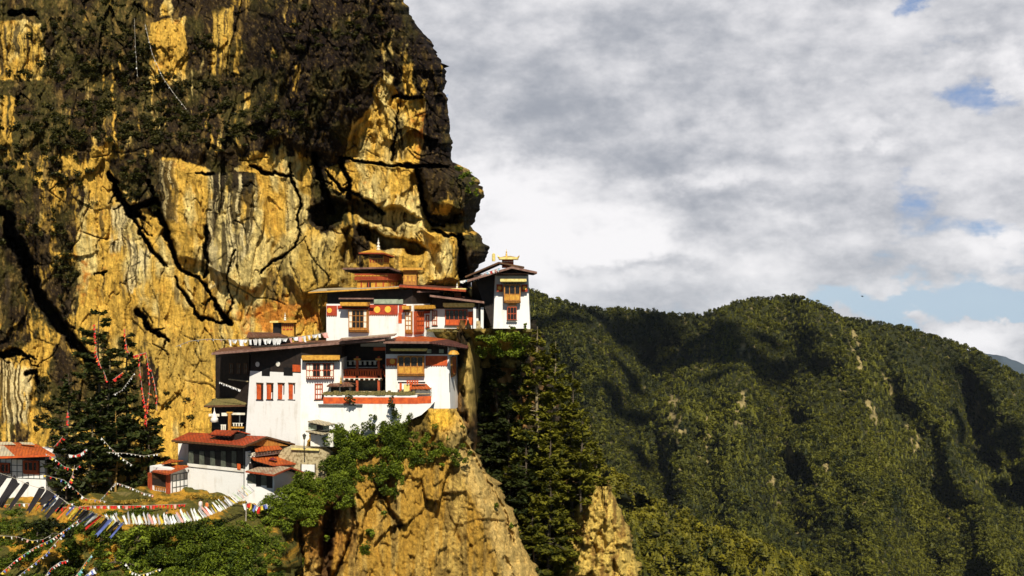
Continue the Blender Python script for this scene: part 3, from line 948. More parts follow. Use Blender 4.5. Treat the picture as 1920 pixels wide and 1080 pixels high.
def spur_depth(U, V):
    Y = 149 - .02 * (V - 900) + np.abs(U - 1140) * .05
    Y = Y - 1.3 * facets(U / 30 + V / 160, V / 60, 43) - .45 * facets(U / 12, V / 22, 44) - .7 * fbm(U / 22, V / 60, 1, 4, seed=161) - .5 * np.abs(fbm(U / 8, V / 30, 3, 3, seed=163)) - .4 * fbm(U / 6, V / 6, 2, 3, seed=164)
    return Y, None


def spur_albedo(U, V, Y, a):
    n = fbm(U / 8, V / 40, 1, 4, seed=165) + .5 * fbm(U / 4, V / 5, 2, 3, seed=166)
    c = mixc((0.56, 0.39, 0.09), (0.26, 0.15, 0.035), sstep(n, -.05, .6))
    return np.clip(c, .01, .9)


rock_sheet('rock_spur', 912, 1220, 2.0, pl([(900, 1118), (914, 1112), (925, 1098), (940, 1090), (965, 1062), (1000, 1048), (1060, 1034), (1220, 1010)]), pl([(900, 1138), (915, 1145), (940, 1156), (980, 1174), (1010, 1184), (1050, 1192), (1080, 1197), (1220, 1220)]),
           70, spur_depth, spur_albedo, M['rock2'], roundL=16, depthL=4, roundR=18, depthR=6, back=30, rough=4, label='pointed yellow rock spur below the conifers')


# --- hillside below the lodges on the left
def slope_depth(U, V):
    Y = 144.5 - .24 * np.clip(V - 918, -10, 50) - .085 * np.clip(V - 968, 0, 300) + .020 * np.clip(330 - U, -60, 400)
    Y = Y - 1.6 * fbm(U / 45, V / 30, 1, 4, seed=171) - .5 * fbm(U / 12, V / 9, 2, 3, seed=172)
    return Y, None


def slope_albedo(U, V, Y, a):
    n = fbm(U / 30, V / 16, 1, 4, seed=173) + .4 * fbm(U / 6, V / 4, 2, 3, seed=174)
    c = mixc((0.46, 0.24, 0.025), (0.10, 0.09, 0.018), sstep(n + .22 + .35 * sstep(V, 960, 1000) - .3 * np.exp(-((U - 110) / 70) ** 2 - ((V - 1030) / 50) ** 2) * 2, -.2, .4))
    return np.clip(c, .01, .9)


hs, HU, HV, HY = rock_sheet('hillside', 912, 1240, 2.5, pl([(900, -90), (1240, -90)]), pl([(900, 470), (940, 500), (980, 520), (1020, 540), (1240, 560)]), 240, slope_depth, slope_albedo, M['rock2'],
                            roundR=50, depthR=6, back=25, rough=3, label='grassy hillside below the lodges')
mb = MB()
mb.prism([P(-140, 918, 150), P(480, 926, 142), P(560, 926, 160), P(-160, 912, 170)], (0, 0, -3))
o = mb.build('terrace_ground', M['moss']); tag(o, kind='structure')


def slope_Y(px, py):
    j = int(np.clip((py - 912) / 2.5, 0, HU.shape[0] - 1))
    i = int(np.argmin(np.abs(HU[j] - px)))
    return HY[j, i]


# --- wooded hills across the valley
OUT = [[(1262, 750), (1252, 820), (1238, 890)], [(1402, 735), (1378, 790), (1346, 842)], [(1393, 648), (1396, 668)], [(1602, 622), (1612, 690)], [(1620, 735), (1642, 790)], [(1474, 830), (1482, 866)], [(1546, 868), (1562, 894)], [(1450, 900), (1454, 945)],
       [(1328, 790), (1318, 860)], [(1655, 700), (1668, 740)], [(1710, 800), (1722, 850)], [(1612, 905), (1618, 960)], [(1905, 690), (1915, 705)], [(1270, 780), (1275, 830)], [(1640, 830), (1655, 880)], [(1830, 760), (1826, 790)]]


def outcrop(U, V):
    w = 6 * fbm(U / 14, V / 14, 2, 3, seed=301)
    o = np.zeros(U.shape)
    for p in OUT:
        d, _ = dline(U + w, V + w, p)
        o = np.maximum(o, np.exp(-(d / 8.) ** 2))
    return o + .8 * fbm(U / 5, V / 9, 4, 3, seed=303) - .2


def hill_mesh(name, sil, vbot, Yf, col, du=10, dv=8, u0=900, u1=2050, label=None):
    us = np.arange(u0, u1 + 1, du / 2)
    dv = dv / 2
    ts = np.linspace(0, 1, int((vbot - 560) / dv))
    S = pl(sil)(us) + 9
    U = us[None, :].repeat(len(ts), 0)
    V = S[None, :] + (vbot - S[None, :]) * ts[:, None]
    Y = Yf(U, V, S[None, :])
    pts = PP(U, V, Y)
    # far side of the ridge
    k = np.array([1.0, .6, .3, .1])[:, None]
    back = pts[0][None].repeat(4, 0).copy()
    back[..., 1] += k * 500
    back[..., 2] -= k * k * 320 + k * 20
    allp = np.concatenate([back, pts], 0)
    oc = sstep(outcrop(U, V), .4, .9)
    A = mixc((0.022, 0.024, 0.007), (0.27, 0.21, 0.085), oc)
    A = np.concatenate([A[:1].repeat(4, 0), A], 0)
    o = mesh_np(name, allp.reshape(-1, 3), grid_faces(*allp.shape[:2]), M[col], attrs={'alb': A.reshape(-1, 3)}, smooth=True)
    tag(o, label, kind='structure')
    return U, V, Y, S


M['forest_floor'] = paint('forest_floor', (0.034, 0.036, 0.010), (0.012, 0.014, 0.005), 0.02, 0.95, 0)
M['hill_rock'] = rock_mat('hill_rock_and_soil', .12, .6)
M['far_forest'] = paint('haze_blue_forest', (0.045, 0.065, 0.085), (0.03, 0.045, 0.06), 0.003, 0.95, 0)  # blue of the distant haze put into the forest colour
HSIL = [(880, 520), (985, 533), (1010, 545), (1035, 556), (1060, 561), (1110, 572), (1160, 574), (1210, 574), (1260, 583), (1315, 584), (1335, 578), (1370, 562), (1410, 553), (1450, 553), (1500, 552), (1530, 562),
        (1555, 575), (1580, 592), (1610, 597), (1650, 598), (1700, 610), (1750, 624), (1800, 640), (1850, 664), (1900, 690), (1960, 715), (2060, 750)]
RIDGES = [([(1500, 545), (1560, 630), (1610, 720), (1640, 850), (1630, 1100)], 52, 160), ([(1640, 590), (1720, 700), (1790, 800), (1850, 930), (1900, 1100)], 55, 150), ([(1400, 560), (1330, 640), (1300, 700), (1290, 800)], 50, 40),
          ([(1010, 545), (1090, 640), (1160, 800), (1200, 1000)], 60, 110), ([(1400, 680), (1380, 800), (1390, 950), (1380, 1100)], 45, 110), ([(1290, 740), (1270, 850), (1290, 1000)], 35, 80),
          ([(1850, 660), (1920, 800), (1960, 1000)], 50, 130), ([(1800, 640), (1860, 740), (1910, 850)], 36, 50), ([(1540, 700), (1530, 850), (1560, 1000)], 32, 60)]
GULLY = [([(1310, 585), (1240, 680), (1190, 770), (1230, 900), (1260, 1080)], 50, 130), ([(1440, 640), (1460, 800), (1480, 1000)], 38, 90), ([(1690, 660), (1760, 800), (1830, 940), (1880, 1080)], 0.1, 0),
         ([(1760, 690), (1830, 800), (1870, 900), (1930, 1000)], 34, 140), ([(1600, 760), (1690, 900), (1740, 1080)], 34, 60), ([(1150, 600), (1200, 680)], 40, 60)]


def hill_Y(U, V, S):
    Y = 1850 - 1.35 * (V - S) + .12 * (U - 1400)
    w = 16 * fbm(U / 60, V / 60, 3, 3, seed=181)
    for pts, wd, amp in RIDGES:
        d, par = dline(U + w, V + w, pts)
        Y = Y - amp * np.exp(-(d / wd) ** 2) * np.clip(par * 4 + .25, 0, 1)
    for pts, wd, amp in GULLY:
        d, par = dline(U + w, V - w, pts)
        Y = Y + amp * np.exp(-(d / wd) ** 2) * np.clip(par * 4, 0, 1)
    Y = Y - 24 * fbm(U / 55, V / 80, 1, 4, seed=183)
    return Y


hU, hV, hY, hS = hill_mesh('hill', HSIL, 1240, hill_Y, 'hill_rock', label='steep wooded hill across the valley')
NSIL = [(1000, 800), (1060, 830), (1110, 862), (1150, 880), (1200, 915), (1260, 948), (1330, 972), (1400, 1000), (1470, 1035), (1540, 1070), (1600, 1110), (1700, 1170)]


def near_Y(U, V, S):
    return 620 - .55 * (V - S) - 24 * fbm(U / 40, V / 40, 1, 3, seed=191)


nU, nV, nY, nS = hill_mesh('lower_hill', NSIL, 1260, near_Y, 'hill_rock', u0=1000, u1=1700, label='nearer sunlit wooded spur at the valley bottom')
FSIL = [(1780, 700), (1830, 660), (1862, 664), (1885, 669), (1920, 683), (1980, 700), (2080, 720)]
us = np.arange(1760, 2120, 6.0)
fv = np.linspace(0, 1, 20)
fs = pl(FSIL)(us) + 1.5 * fbm(us / 12, 1.0, 0, 3)
fU = us[None].repeat(20, 0)
fVv = fs[None] + (860 - fs[None]) * fv[:, None]
fY = 9000 - 14 * (fVv - fs[None]) - 250 * fbm(fU / 30, fVv / 40, 0, 4)
o = mesh_np('far_hill', PP(fU, fVv, fY).reshape(-1, 3), grid_faces(20, len(us)), M['far_forest'], smooth=True)
tag(o, 'small blue hill in the far distance', kind='structure')
o = mesh_np('valley_floor', np.array([(-6000, -1500, -1000), (6000, -1500, -1000), (6000, 8600, -1000), (-6000, 8600, -1000)], float), np.array([[0, 1, 2, 3]]), M['forest_floor'])
tag(o, kind='structure')

# ------------------------------------------------------------------ foliage
def leaf_quads(C, size, up=0.5, asp=1.7, flat=None, jit=0.35, seed=0):
    r = np.random.default_rng(seed)
    n = len(C)
    size = np.broadcast_to(np.asarray(size, float), (n,)) * r.uniform(1 - jit, 1 + jit, n)
    nr = r.normal(size=(n, 3))
    nr[:, 2] = np.abs(nr[:, 2]) + up
    nr /= np.linalg.norm(nr, axis=1, keepdims=True)
    a = np.cross(nr, r.normal(size=(n, 3)))
    a /= np.linalg.norm(a, axis=1, keepdims=True) + 1e-9
    b = np.cross(nr, a)
    a = a * (size * asp / 2)[:, None]
    b = b * (size / 2)[:, None]
    sk = r.uniform(-.4, .4, n)[:, None]
    V = np.stack([C - a, C - b + a * sk, C + a, C + b - a * sk], 1).reshape(-1, 3)
    return V, np.arange(4 * n).reshape(n, 4)


def tints(n, C, base=.5, var=.3, clump=3.0, seed=0):
    r = np.random.default_rng(seed + 5)
    t = base + var * .6 * r.normal(size=n) + var * .9 * vnoise(C[:, 0] / clump, C[:, 1] / clump, C[:, 2] / clump, seed)
    return np.clip(t, 0, 1)


def clump_points(c, rad, n, r, shell=.45):
    d = r.normal(size=(n, 3))
    d /= np.linalg.norm(d, axis=1, keepdims=True)
    q = r.uniform(shell, 1, n)[:, None] ** .6
    return np.asarray(c) + d * q * np.asarray(rad)


def shrub_mass(name, blobs, size, mat, label, base=.5, var=.35, dens=1.0, kind='stuff', cat=None, origin=None, seed=3, parent=None, up=.6):
    """blobs: (x, y, z, rx, ry, rz) in metres; each is broken into lumps of leaves"""
    r = np.random.default_rng(seed)
    Cs, bt = [], []
    for b in blobs:
        c, rad = np.array(b[:3]), np.array(b[3:6])
        k = max(3, int(3 + rad.mean() * 3.0))
        for _ in range(k):
            cc = clump_points(c, rad * .75, 1, r, .2)[0]
            rr = rad * r.uniform(.3, .55) * r.uniform(.8, 1.2, 3)
            n = int(dens * 7 * (rr.mean() / size) ** 2) + 8
            p = clump_points(cc, rr, n, r)
            Cs.append(p)
            bt.append(np.full(n, r.normal() * .2))
    C = np.concatenate(Cs)
    bt = np.concatenate(bt)
    V, Fc = leaf_quads(C, size, up=up, seed=seed)
    T = np.clip(tints(len(C), C, base, var, 1.6, seed) + bt, 0, 1)
    o = mesh_np(name, V, Fc, mat, parent, attrs={'tint': T.repeat(4)}, origin=origin)
    if kind or cat or label:
        tag(o, label, cat, None, kind)
    return o


def conifer(name, label, px, py0, py1, Y, wpx, mat='leaf_con', base=.5, var=.35, flat=.0, bark='bark', seed=1, lean=0.0, group=None, bare=.12, thick=1.0, dens=1.0, gap=.0, top=.06, side=None):
    r = np.random.default_rng(seed)
    p0, p1 = P(px, py1, Y), P(px + lean, py0, Y)
    H = p1[2] - p0[2]
    Wd = wpx * Y / F / 2
    root = thing(name, p0, label, 'tree', group)
    ax = [p0 + (p1 - p0) * t + np.array([.25 * math.sin(t * 5 + seed), .2 * math.cos(t * 4 + seed), 0]) * (t * (1 - t) * 4) for t in np.linspace(0, 1, 9)]
    rad = [max(.03, thick * .012 * H * (1 - t) ** .8 + .03) for t in np.linspace(0, 1, 9)]
    mb = MB()
    mb.tube(ax, rad, 7)
    nb = int(H * 4.2)
    Cs, dirs = [], []
    for i in range(nb):
        t = bare + (1 - bare - .02) * ((i + r.uniform(0, 1)) / nb)
        if r.uniform() < gap: continue
        o = ax[0] * 0
        fi = t * 8
        k = min(int(fi), 7)
        o = ax[k] + (ax[k + 1] - ax[k]) * (fi - k)
        prof = (min(1, (1 - t) / (1 - .35)) ** .75) * (.55 + .45 * min(1, (t - bare) / .2 + .2))
        L = Wd * (prof * r.uniform(.65, 1.12) + top)
        a = r.uniform(0, 6.283)
        if side is not None and r.uniform() < .5: a = side + r.normal() * .8
        d = np.array([math.cos(a), math.sin(a), r.uniform(-.30, .10) + .35 * t - flat * .2])
        tip = o + d * L
        mb.tube([o, o + d * L * .5 + np.array([0, 0, .02 * L]), tip], [.035 + .012 * L, .03, .012], 4, False)
        ns = max(8, int(dens * 17 * L))
        s = r.uniform(.22, 1.0, ns) ** .8
        sp = np.cross(d, (0, 0, 1))
        sp /= np.linalg.norm(sp) + 1e-9
        lat = r.normal(size=ns) * .27 * L * (1.15 - s)
        q = o + d * L * s[:, None] + sp * lat[:, None]
        q[:, 2] += r.normal(size=ns) * .10 * (1 + .06 * L) - .10 * s * L * (1 - t) + .05 * L * (s > .85)
        Cs.append(q)
    tr = mb.build('trunk', M[bark], root)
    C = np.concatenate(Cs)
    sz = .36 + .012 * Wd
    V, Fc = leaf_quads(C, sz, up=1.3, asp=2.1, seed=seed)
    T = tints(len(C), C, base, var, 1.4, seed)
    mesh_np('crown', V, Fc, M[mat], root, attrs={'tint': T.repeat(4)})
    return root


# forest on the hills: one mass per hill, each tree a crown of tiers or of lobes
def tree_templates():
    out = []
    r = np.random.default_rng(77)
    for k in range(7):
        vs, fs = [], []
        if k < 4:      # pointed conifers: ragged tiers
            nt = 4
            for j in range(nt):
                z0, z1 = .08 + .78 * j / nt, .08 + .78 * j / nt + .34
                rad = (.36 - .055 * j) * r.uniform(.85, 1.15)
                m = 7
                b = len(vs)
                for q in range(m):
                    a = 6.283 * (q + r.uniform(-.3, .3)) / m
                    rr = rad * r.uniform(.55, 1.25)
                    vs.append((rr * math.cos(a), rr * math.sin(a), z0 + r.uniform(-.05, .05)))
                vs.append((r.uniform(-.03, .03), r.uniform(-.03, .03), min(1.0, z1 + .05)))
                fs += [(b + q, b + (q + 1) % m, b + m) for q in range(m)]
        else:          # rounded crowns: lumps of leaf clusters
            n = 46
            d = r.normal(size=(n, 3))
            d /= np.linalg.norm(d, axis=1, keepdims=True)
            lob = 1 + .25 * vnoise(d[:, 0] * 2, d[:, 1] * 2, d[:, 2] * 2, k)
            C = d * np.array([.34, .34, .36]) * (lob * r.uniform(.75, 1.0, n))[:, None] + np.array([0, 0, .58])
            V, Fq = leaf_quads(C, .22, up=.4, asp=1.3, seed=k)
            vs = [tuple(v) for v in V]
            for q in Fq:
                fs += [(q[0], q[1], q[2]), (q[0], q[2], q[3])]
        out.append((np.array(vs), np.array(fs)))
    return out


TPL = tree_templates()


def forest(name, pts, hts, label, base, var, seed, clump=60):
    r = np.random.default_rng(seed)
    n = len(pts)
    px = pts[:, 0] * F / pts[:, 1] + 960
    py = 540 - pts[:, 2] * F / pts[:, 1]
    bz = base - .04 - .10 * np.exp(-((px - 1250) / 250) ** 2 - ((py - 600) / 60) ** 2) + .22 * np.exp(-((px - 1610) / 75) ** 2 - ((py - 800) / 190) ** 2) + .20 * np.exp(-((px - 1350) / 110) ** 2 - ((py - 800) / 120) ** 2) + .18 * np.exp(-((px - 1800) / 120) ** 2 - ((py - 1020) / 120) ** 2) + .12 * np.exp(-((px - 1460) / 80) ** 2 - ((py - 570) / 25) ** 2)  # tint raised on lit slopes, lowered on dim ones: light painted in
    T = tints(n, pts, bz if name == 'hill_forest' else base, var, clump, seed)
    pick = r.integers(0, len(TPL), n)
    zone = vnoise(pts[:, 0] / 140, pts[:, 1] / 140, pts[:, 2] / 140, 9)
    pick = np.where(r.uniform(size=n) < .15 + .4 * zone, pick % 4, np.where(r.uniform(size=n) < .75, 4 + pick % 3, pick))
    Vs, Fs, Ts, off = [], [], [], 0
    for k, (tv, tf) in enumerate(TPL):
        idx = np.where(pick == k)[0]
        if not len(idx): continue
        a = r.uniform(0, 6.283, len(idx))
        h = hts[idx]
        w = h * r.uniform(.8, 1.25, len(idx)) * (1.0 if k < 4 else 1.05)
        x = tv[None, :, 0] * np.cos(a)[:, None] - tv[None, :, 1] * np.sin(a)[:, None]
        y = tv[None, :, 0] * np.sin(a)[:, None] + tv[None, :, 1] * np.cos(a)[:, None]
        V = np.stack([x * w[:, None], y * w[:, None], tv[None, :, 2] * h[:, None]], -1) + pts[idx][:, None, :]
        m = len(tv)
        Fq = tf[None] + (np.arange(len(idx)) * m)[:, None, None] + off
        off += len(idx) * m
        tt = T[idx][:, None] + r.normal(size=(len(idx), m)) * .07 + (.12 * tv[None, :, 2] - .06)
        Vs.append(V.reshape(-1, 3)); Fs.append(Fq.reshape(-1, 3)); Ts.append(tt.ravel())
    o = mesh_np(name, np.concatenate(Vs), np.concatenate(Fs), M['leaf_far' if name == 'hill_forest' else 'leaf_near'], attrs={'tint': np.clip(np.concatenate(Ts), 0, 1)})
    return tag(o, label, None, None, 'stuff')


def scatter_hill(U, V, Y, S, n, seed, umin, umax, vmax, keep=None):
    r = np.random.default_rng(seed)
    us_ = U[0]
    i = r.uniform(umin, umax, n)
    col = np.interp(i, us_, np.arange(len(us_)))
    t = r.uniform(0, 1, n)
    row = t * (U.shape[0] - 1)
    c0, r0 = np.floor(col).astype(int).clip(0, U.shape[1] - 2), np.floor(row).astype(int).clip(0, U.shape[0] - 2)
    fc, fr = col - c0, row - r0
    def g(A):
        return (A[r0, c0] * (1 - fr) * (1 - fc) + A[r0 + 1, c0] * fr * (1 - fc) + A[r0, c0 + 1] * (1 - fr) * fc + A[r0 + 1, c0 + 1] * fr * fc)
    u, v, y = g(U), g(V), g(Y)
    ok = v < vmax
    # bare rock and scrub patches
    ok &= outcrop(u, v) < .8
    if keep is not None: ok &= keep(u, v)
    # ridge line filled
    return PP(u[ok], v[ok], y[ok])


hp = scatter_hill(hU, hV, hY, hS, 37000, 5, 960, 1960, 1120)
r_ = np.random.default_rng(3)
ridge_u = r_.uniform(960, 1960, 900)
ridge_c = np.interp(ridge_u, hU[0], np.arange(hU.shape[1]))
rp = PP(ridge_u, np.interp(ridge_u, hU[0], hS) + r_.uniform(-1, 4, 900), np.interp(ridge_u, hU[0], hY[0]))
hp = np.concatenate([hp, rp])
hp[:, 2] -= .6
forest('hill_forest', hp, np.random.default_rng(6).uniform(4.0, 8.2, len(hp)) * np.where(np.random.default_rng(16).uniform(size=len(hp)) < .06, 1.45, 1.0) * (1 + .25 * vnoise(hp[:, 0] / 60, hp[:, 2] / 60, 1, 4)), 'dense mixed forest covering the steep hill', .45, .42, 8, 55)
np_ = scatter_hill(nU, nV, nY, nS, 5200, 9, 1000, 1640, 1130)
np_[:, 2] -= .4
forest('lower_forest', np_, np.random.default_rng(7).uniform(3.0, 6.0, len(np_)), 'sunlit yellow green wood on the nearer spur', .60, .34, 12, 18)


# opaque cloud lumps added out of view, shaped to cast the far hill's dark patches
def cloud_lumps():
    r = np.random.default_rng(5)
    Vs, Fs, off = [], [], 0
    nu, nv = 26, 15
    for px, py, rx, ry in [(1060, 590, 60, 22), (1130, 600, 60, 26), (1205, 625, 62, 34), (1265, 665, 66, 40), (1330, 655, 60, 40), (1345, 705, 44, 20), (1400, 668, 62, 40), (1455, 690, 46, 30), (1440, 635, 36, 22), (1360, 612, 36, 24), (1240, 605, 46, 20), (1180, 700, 40, 34), (1800, 790, 34, 40), (1845, 860, 30, 46), (1880, 940, 26, 36), (1185, 780, 44, 40), (1150, 740, 36, 26), (1200, 850, 36, 34)]:
        i = np.interp(px, hU[0], np.arange(hU.shape[1])).astype(int)
        j = int(np.clip(np.searchsorted(hV[:, i], py), 0, hV.shape[0] - 1))
        c = PP(hU[j, i], hV[j, i], hY[j, i]) + np.array(sdir) * 2600
        k = hY[j, i] / F
        a, b = np.meshgrid(np.linspace(0, 2 * np.pi, nu, endpoint=False), np.linspace(.02, np.pi - .02, nv), indexing='xy')
        d = np.stack([np.cos(a) * np.sin(b), np.sin(a) * np.sin(b), np.cos(b)], -1)
        lob = 1 + .35 * fbm(d[..., 0] * 1.7 + px, d[..., 1] * 1.7, d[..., 2] * 1.7, 4)
        V = c + d * lob[..., None] * np.array([rx * k, ry * k * 1.0, ry * k * .55])
        idx = np.arange(nu * nv).reshape(nv, nu)
        nx = np.roll(idx, -1, 1)
        Fs.append(np.stack([idx[:-1], idx[1:], nx[1:], nx[:-1]], -1).reshape(-1, 4) + off)
        off += nu * nv
        Vs.append(V.reshape(-1, 3))
    o = mesh_np('shade_clouds', np.concatenate(Vs), np.concatenate(Fs), paint('shade_cloud_white', (0.8, 0.8, 0.82), (0.75, 0.75, 0.78), .01, 1.0, 0), smooth=True)
    tag(o, 'unseen cloud lumps added overhead to shade the hill', None, None, 'structure')


cloud_lumps()
# ------------------------------------------------------------------ buildings
class W:
    """a wall plane through two pixels at two depths; local axes s (right), z (up), n (out, to the viewer)"""
    def __init__(s, px0, Y0, px1, Y1):
        a, b = P(px0, 540, Y0), P(px1, 540, Y1)
        s.o = a
        s.s = (b - a) / np.linalg.norm(b - a)
        s.n = np.array([s.s[1], -s.s[0], 0.0])
        if s.n[1] > 0 and abs(s.n[1]) > .02: s.n = -s.n
        s.len = np.linalg.norm(b - a)

    def hit(s, px, py):
        d = np.array([(px - 960) / F, 1.0, (540 - py) / F])
        k = s.o.dot(s.n) / d.dot(s.n)
        p = d * k
        return (p - s.o).dot(s.s), p[2]

    def w(s, a, z, n=0.0):
        return s.o + s.s * a + s.n * n + np.array([0, 0, z])

    def pt(s, px, py, n=0.0):
        return s.w(*s.hit(px, py), n)

    def rect(s, x0, y0, x1, y1):
        ym, xm = (y0 + y1) / 2, (x0 + x1) / 2
        return s.hit(x0, ym)[0], s.hit(x1, ym)[0], s.hit(xm, y1)[1], s.hit(xm, y0)[1]


def lbox(mb, w, s0, s1, z0, z1, n0, n1):
    a = [w.w(s0, z0, n0), w.w(s1, z0, n0), w.w(s1, z0, n1), w.w(s0, z0, n1)]
    b = [w.w(s0, z1, n0), w.w(s1, z1, n0), w.w(s1, z1, n1), w.w(s0, z1, n1)]
    return mb.hexa(a, b)


def pbox(name, w, rc, n0, n1, mat, parent, label=None):
    mb = MB()
    s0, s1, z0, z1 = w.rect(*rc)
    lbox(mb, w, s0, s1, z0, z1, n0, n1)
    return mb.build(name, M[mat], parent, label)


def comb(mb, w, s0, s1, z0, z1, n, duty, n0, n1, rail=.16):
    """a row of teeth hanging from one thin rail, in one piece"""
    h, d = z1 - z0, (s1 - s0) / n
    zr = z1 - h * rail
    out = [(s0, z1), (s1, z1), (s1, zr)]
    for k in reversed(range(n)):
        c = s0 + d * (k + .5)
        out += [(c + d * duty / 2, zr), (c + d * duty / 2, z0), (c - d * duty / 2, z0), (c - d * duty / 2, zr)]
    out.append((s0, zr))
    out = out[::-1]
    return mb.hexa([w.w(a, b, n0) for a, b in out], [w.w(a, b, n1) for a, b in out])


def arch_fill(mb, w, s0, s1, z1, n0, n1, rise):
    """the two spandrels that turn a square head into a trefoil-like arch"""
    m = (s0 + s1) / 2
    for a, sg in ((s0, 1), (s1, -1)):
        h = abs(m - s0)
        pr = [(a, z1 - rise), (a + sg * h * .10, z1 - rise * .55), (a + sg * h * .45, z1 - rise * .25), (a + sg * h * .98, z1 - rise * .02), (a, z1)]
        mb.hexa([w.w(p, q, n0) for p, q in pr], [w.w(p, q, n1) for p, q in pr])


def window(parent, w, rc, cols=3, rows=2, frame='wood', pane='glass', proj=.12, arch=False, base=0.0, basemat=None, whites=(), bar=.07, canopy=None, hood=None, dent=False, label=None, body=None, sill=True):
    """a timber window: frame part with pane, panel, sill, dentils as its pieces"""
    s0, s1, z0, z1 = w.rect(*rc)
    zb = z0 + (z1 - z0) * base
    mb = MB()
    n1 = proj
    if proj > .3:                              # a box window standing out from the wall
        lbox(mb, w, s0, s0 + .1, z0, z1, -.05, n1 - .09)
        lbox(mb, w, s1 - .1, s1, z0, z1, -.05, n1 - .09)
        lbox(mb, w, s0 + .1, s1 - .1, z1 - .1, z1, -.05, n1 - .09)
        lbox(mb, w, s0 + .1, s1 - .1, z0, z0 + .1, -.05, n1 - .09)
        for q in (.0, .5):
            lbox(mb, w, s0 - .03, s1 + .03, z0 - .18 - q * .3, z0 - .02 - q * .3, -.05, n1 * (.85 - q * .6))
    lbox(mb, w, s0, s1, z1 - bar * 1.6, z1, n1 - .09, n1)
    lbox(mb, w, s0, s1, z0, z0 + bar * 1.4, n1 - .09, n1)
    for k in range(cols + 1):
        c = s0 + (s1 - s0) * k / cols
        hw = bar * (.8 if k in (0, cols) else .5)
        c = min(max(c, s0 + hw), s1 - hw)
        lbox(mb, w, c - hw, c + hw, z0 + bar * 1.4, z1 - bar * 1.6, n1 - .085, n1 - .003)
    for k in range(rows + 1):
        z = zb + (z1 - zb) * k / rows
        if k in (0,) and base == 0: continue
        if k == rows: continue
        lbox(mb, w, s0 + bar, s1 - bar, z - bar * .5, z + bar * .5, n1 - .08, n1 - .006)
    if arch:
        for k in range(cols):
            a, b = s0 + (s1 - s0) * k / cols + bar * .4, s0 + (s1 - s0) * (k + 1) / cols - bar * .4
            for j in range(rows):
                zt = zb + (z1 - zb) * (j + 1) / rows - bar * .6
                arch_fill(mb, w, a, b, zt, n1 - .075, n1 - .01, min(.45 * (b - a) + .1, (z1 - zb) / rows * .4))
    f = mb.build('window', M[frame], parent, label)
    mb = MB()
    lbox(mb, w, s0 + .02, s1 - .02, z0 + .02, z1 - .02, max(-.02, n1 - .16) if proj > .3 else .003, n1 - .088)
    mb.build('pane', M[pane], f)
    if base > 0:
        mb = MB()
        for k in range(cols):
            a, b = s0 + (s1 - s0) * k / cols + bar * .55, s0 + (s1 - s0) * (k + 1) / cols - bar * .55
            lbox(mb, w, a, b, z0 + bar * 1.45, zb - bar * .55, n1 - .087, n1 - .03)
        mb.build('panel', M[basemat or frame], f)
    if whites:
        for k in whites:
            mb = MB()
            a, b = s0 + (s1 - s0) * k / cols + bar * .55, s0 + (s1 - s0) * (k + 1) / cols - bar * .55
            lbox(mb, w, a, b, zb + bar * .6, z1 - bar * 1.65, n1 - .087, n1 - .035)
            mb.build('white_panel', M['cream'], f)
    if dent:
        mb = MB()
        n = max(5, int((s1 - s0) / .28))
        comb(mb, w, s0, s1, z0 - .18, z0 - .03, n, .45, n1 * .5, n1 + .03)
        mb.build('dentils', M['cream'], f)
    if sill and proj <= .3:
        mb = MB()
        lbox(mb, w, s0 - .08, s1 + .08, z0 - .10, z0 - .004, 0, n1 + .06)
        mb.build('sill', M['darkwood_shade'], f)
    if hood:
        x0, y0, x1, y1 = hood[:4]
        hm = hood[4] if len(hood) > 4 else 'gold'
        a0, a1, b0, b1 = w.rect(x0, y0, x1, y1)
        mb = MB()
        lbox(mb, w, a0, a1, b0, b1, n1 * .3, n1 + .75)
        lbox(mb, w, a0 + .12, a1 - .12, b0 - .12, b0 - .003, n1 * .3, n1 + .55)
        mb.build('window_hood', M[hm], f)
        mb = MB()
        n = max(5, int((a1 - a0) / .22))
        comb(mb, w, a0 + .1, a1 - .1, b0 - .30, b0 - .125, n, .5, n1 * .3, n1 + .42)
        mb.build('dentils', M['darkwood_shade'], f)
    return f


def slab(mb, pts, th=.25):
    return mb.prism(pts, (0, 0, -th))


def roof(name, parent, polys, mat, th=.22, edge=None, edgemat='fascia', under=True, label=None):
    mb = MB()
    for p in polys:
        slab(mb, p, th)
    r = mb.build(name, M[mat], parent, label)
    if edge:
        mb = MB()
        for a, b in edge:
            a, b = np.asarray(a), np.asarray(b)
            d = (b - a) / np.linalg.norm(b - a)
            n = np.array([d[1], -d[0], 0.0])
            n /= np.linalg.norm(n) + 1e-9
            if n[1] > 0: n = -n
            z = np.array([0, 0, 1.0])
            q = [a + n * .004 + z * .02, a + n * .07 + z * .02, a + n * .07 - z * (th + .03), a + n * .004 - z * (th + .03)]
            mb.hexa(q, [p + (b - a) for p in q])
        mb.build('fascia', M[edgemat], r)
    if under:
        mb = MB()
        for p in polys:
            p = [np.asarray(q) for q in p]
            c = sum(p) / len(p)
            mb.prism([c + (q - c) * .985 - np.array([0, 0, th + .004]) for q in p], (0, 0, -.05))
            # rafter ends along the first edge
            a, b = p[0], p[1]
            L = np.linalg.norm(b - a)
            for k in range(int(L / .8)):
                q = a + (b - a) * (k + .5) / max(1, int(L / .8))
                e = c + (q - c) * .96
                i_ = c + (q - c) * .3
                mb.tube([e - np.array([0, 0, th + .15]), i_ - np.array([0, 0, th + .15])], .07, 4)
        mb.build('rafters', M['darkwood_shade'], r)
    return r


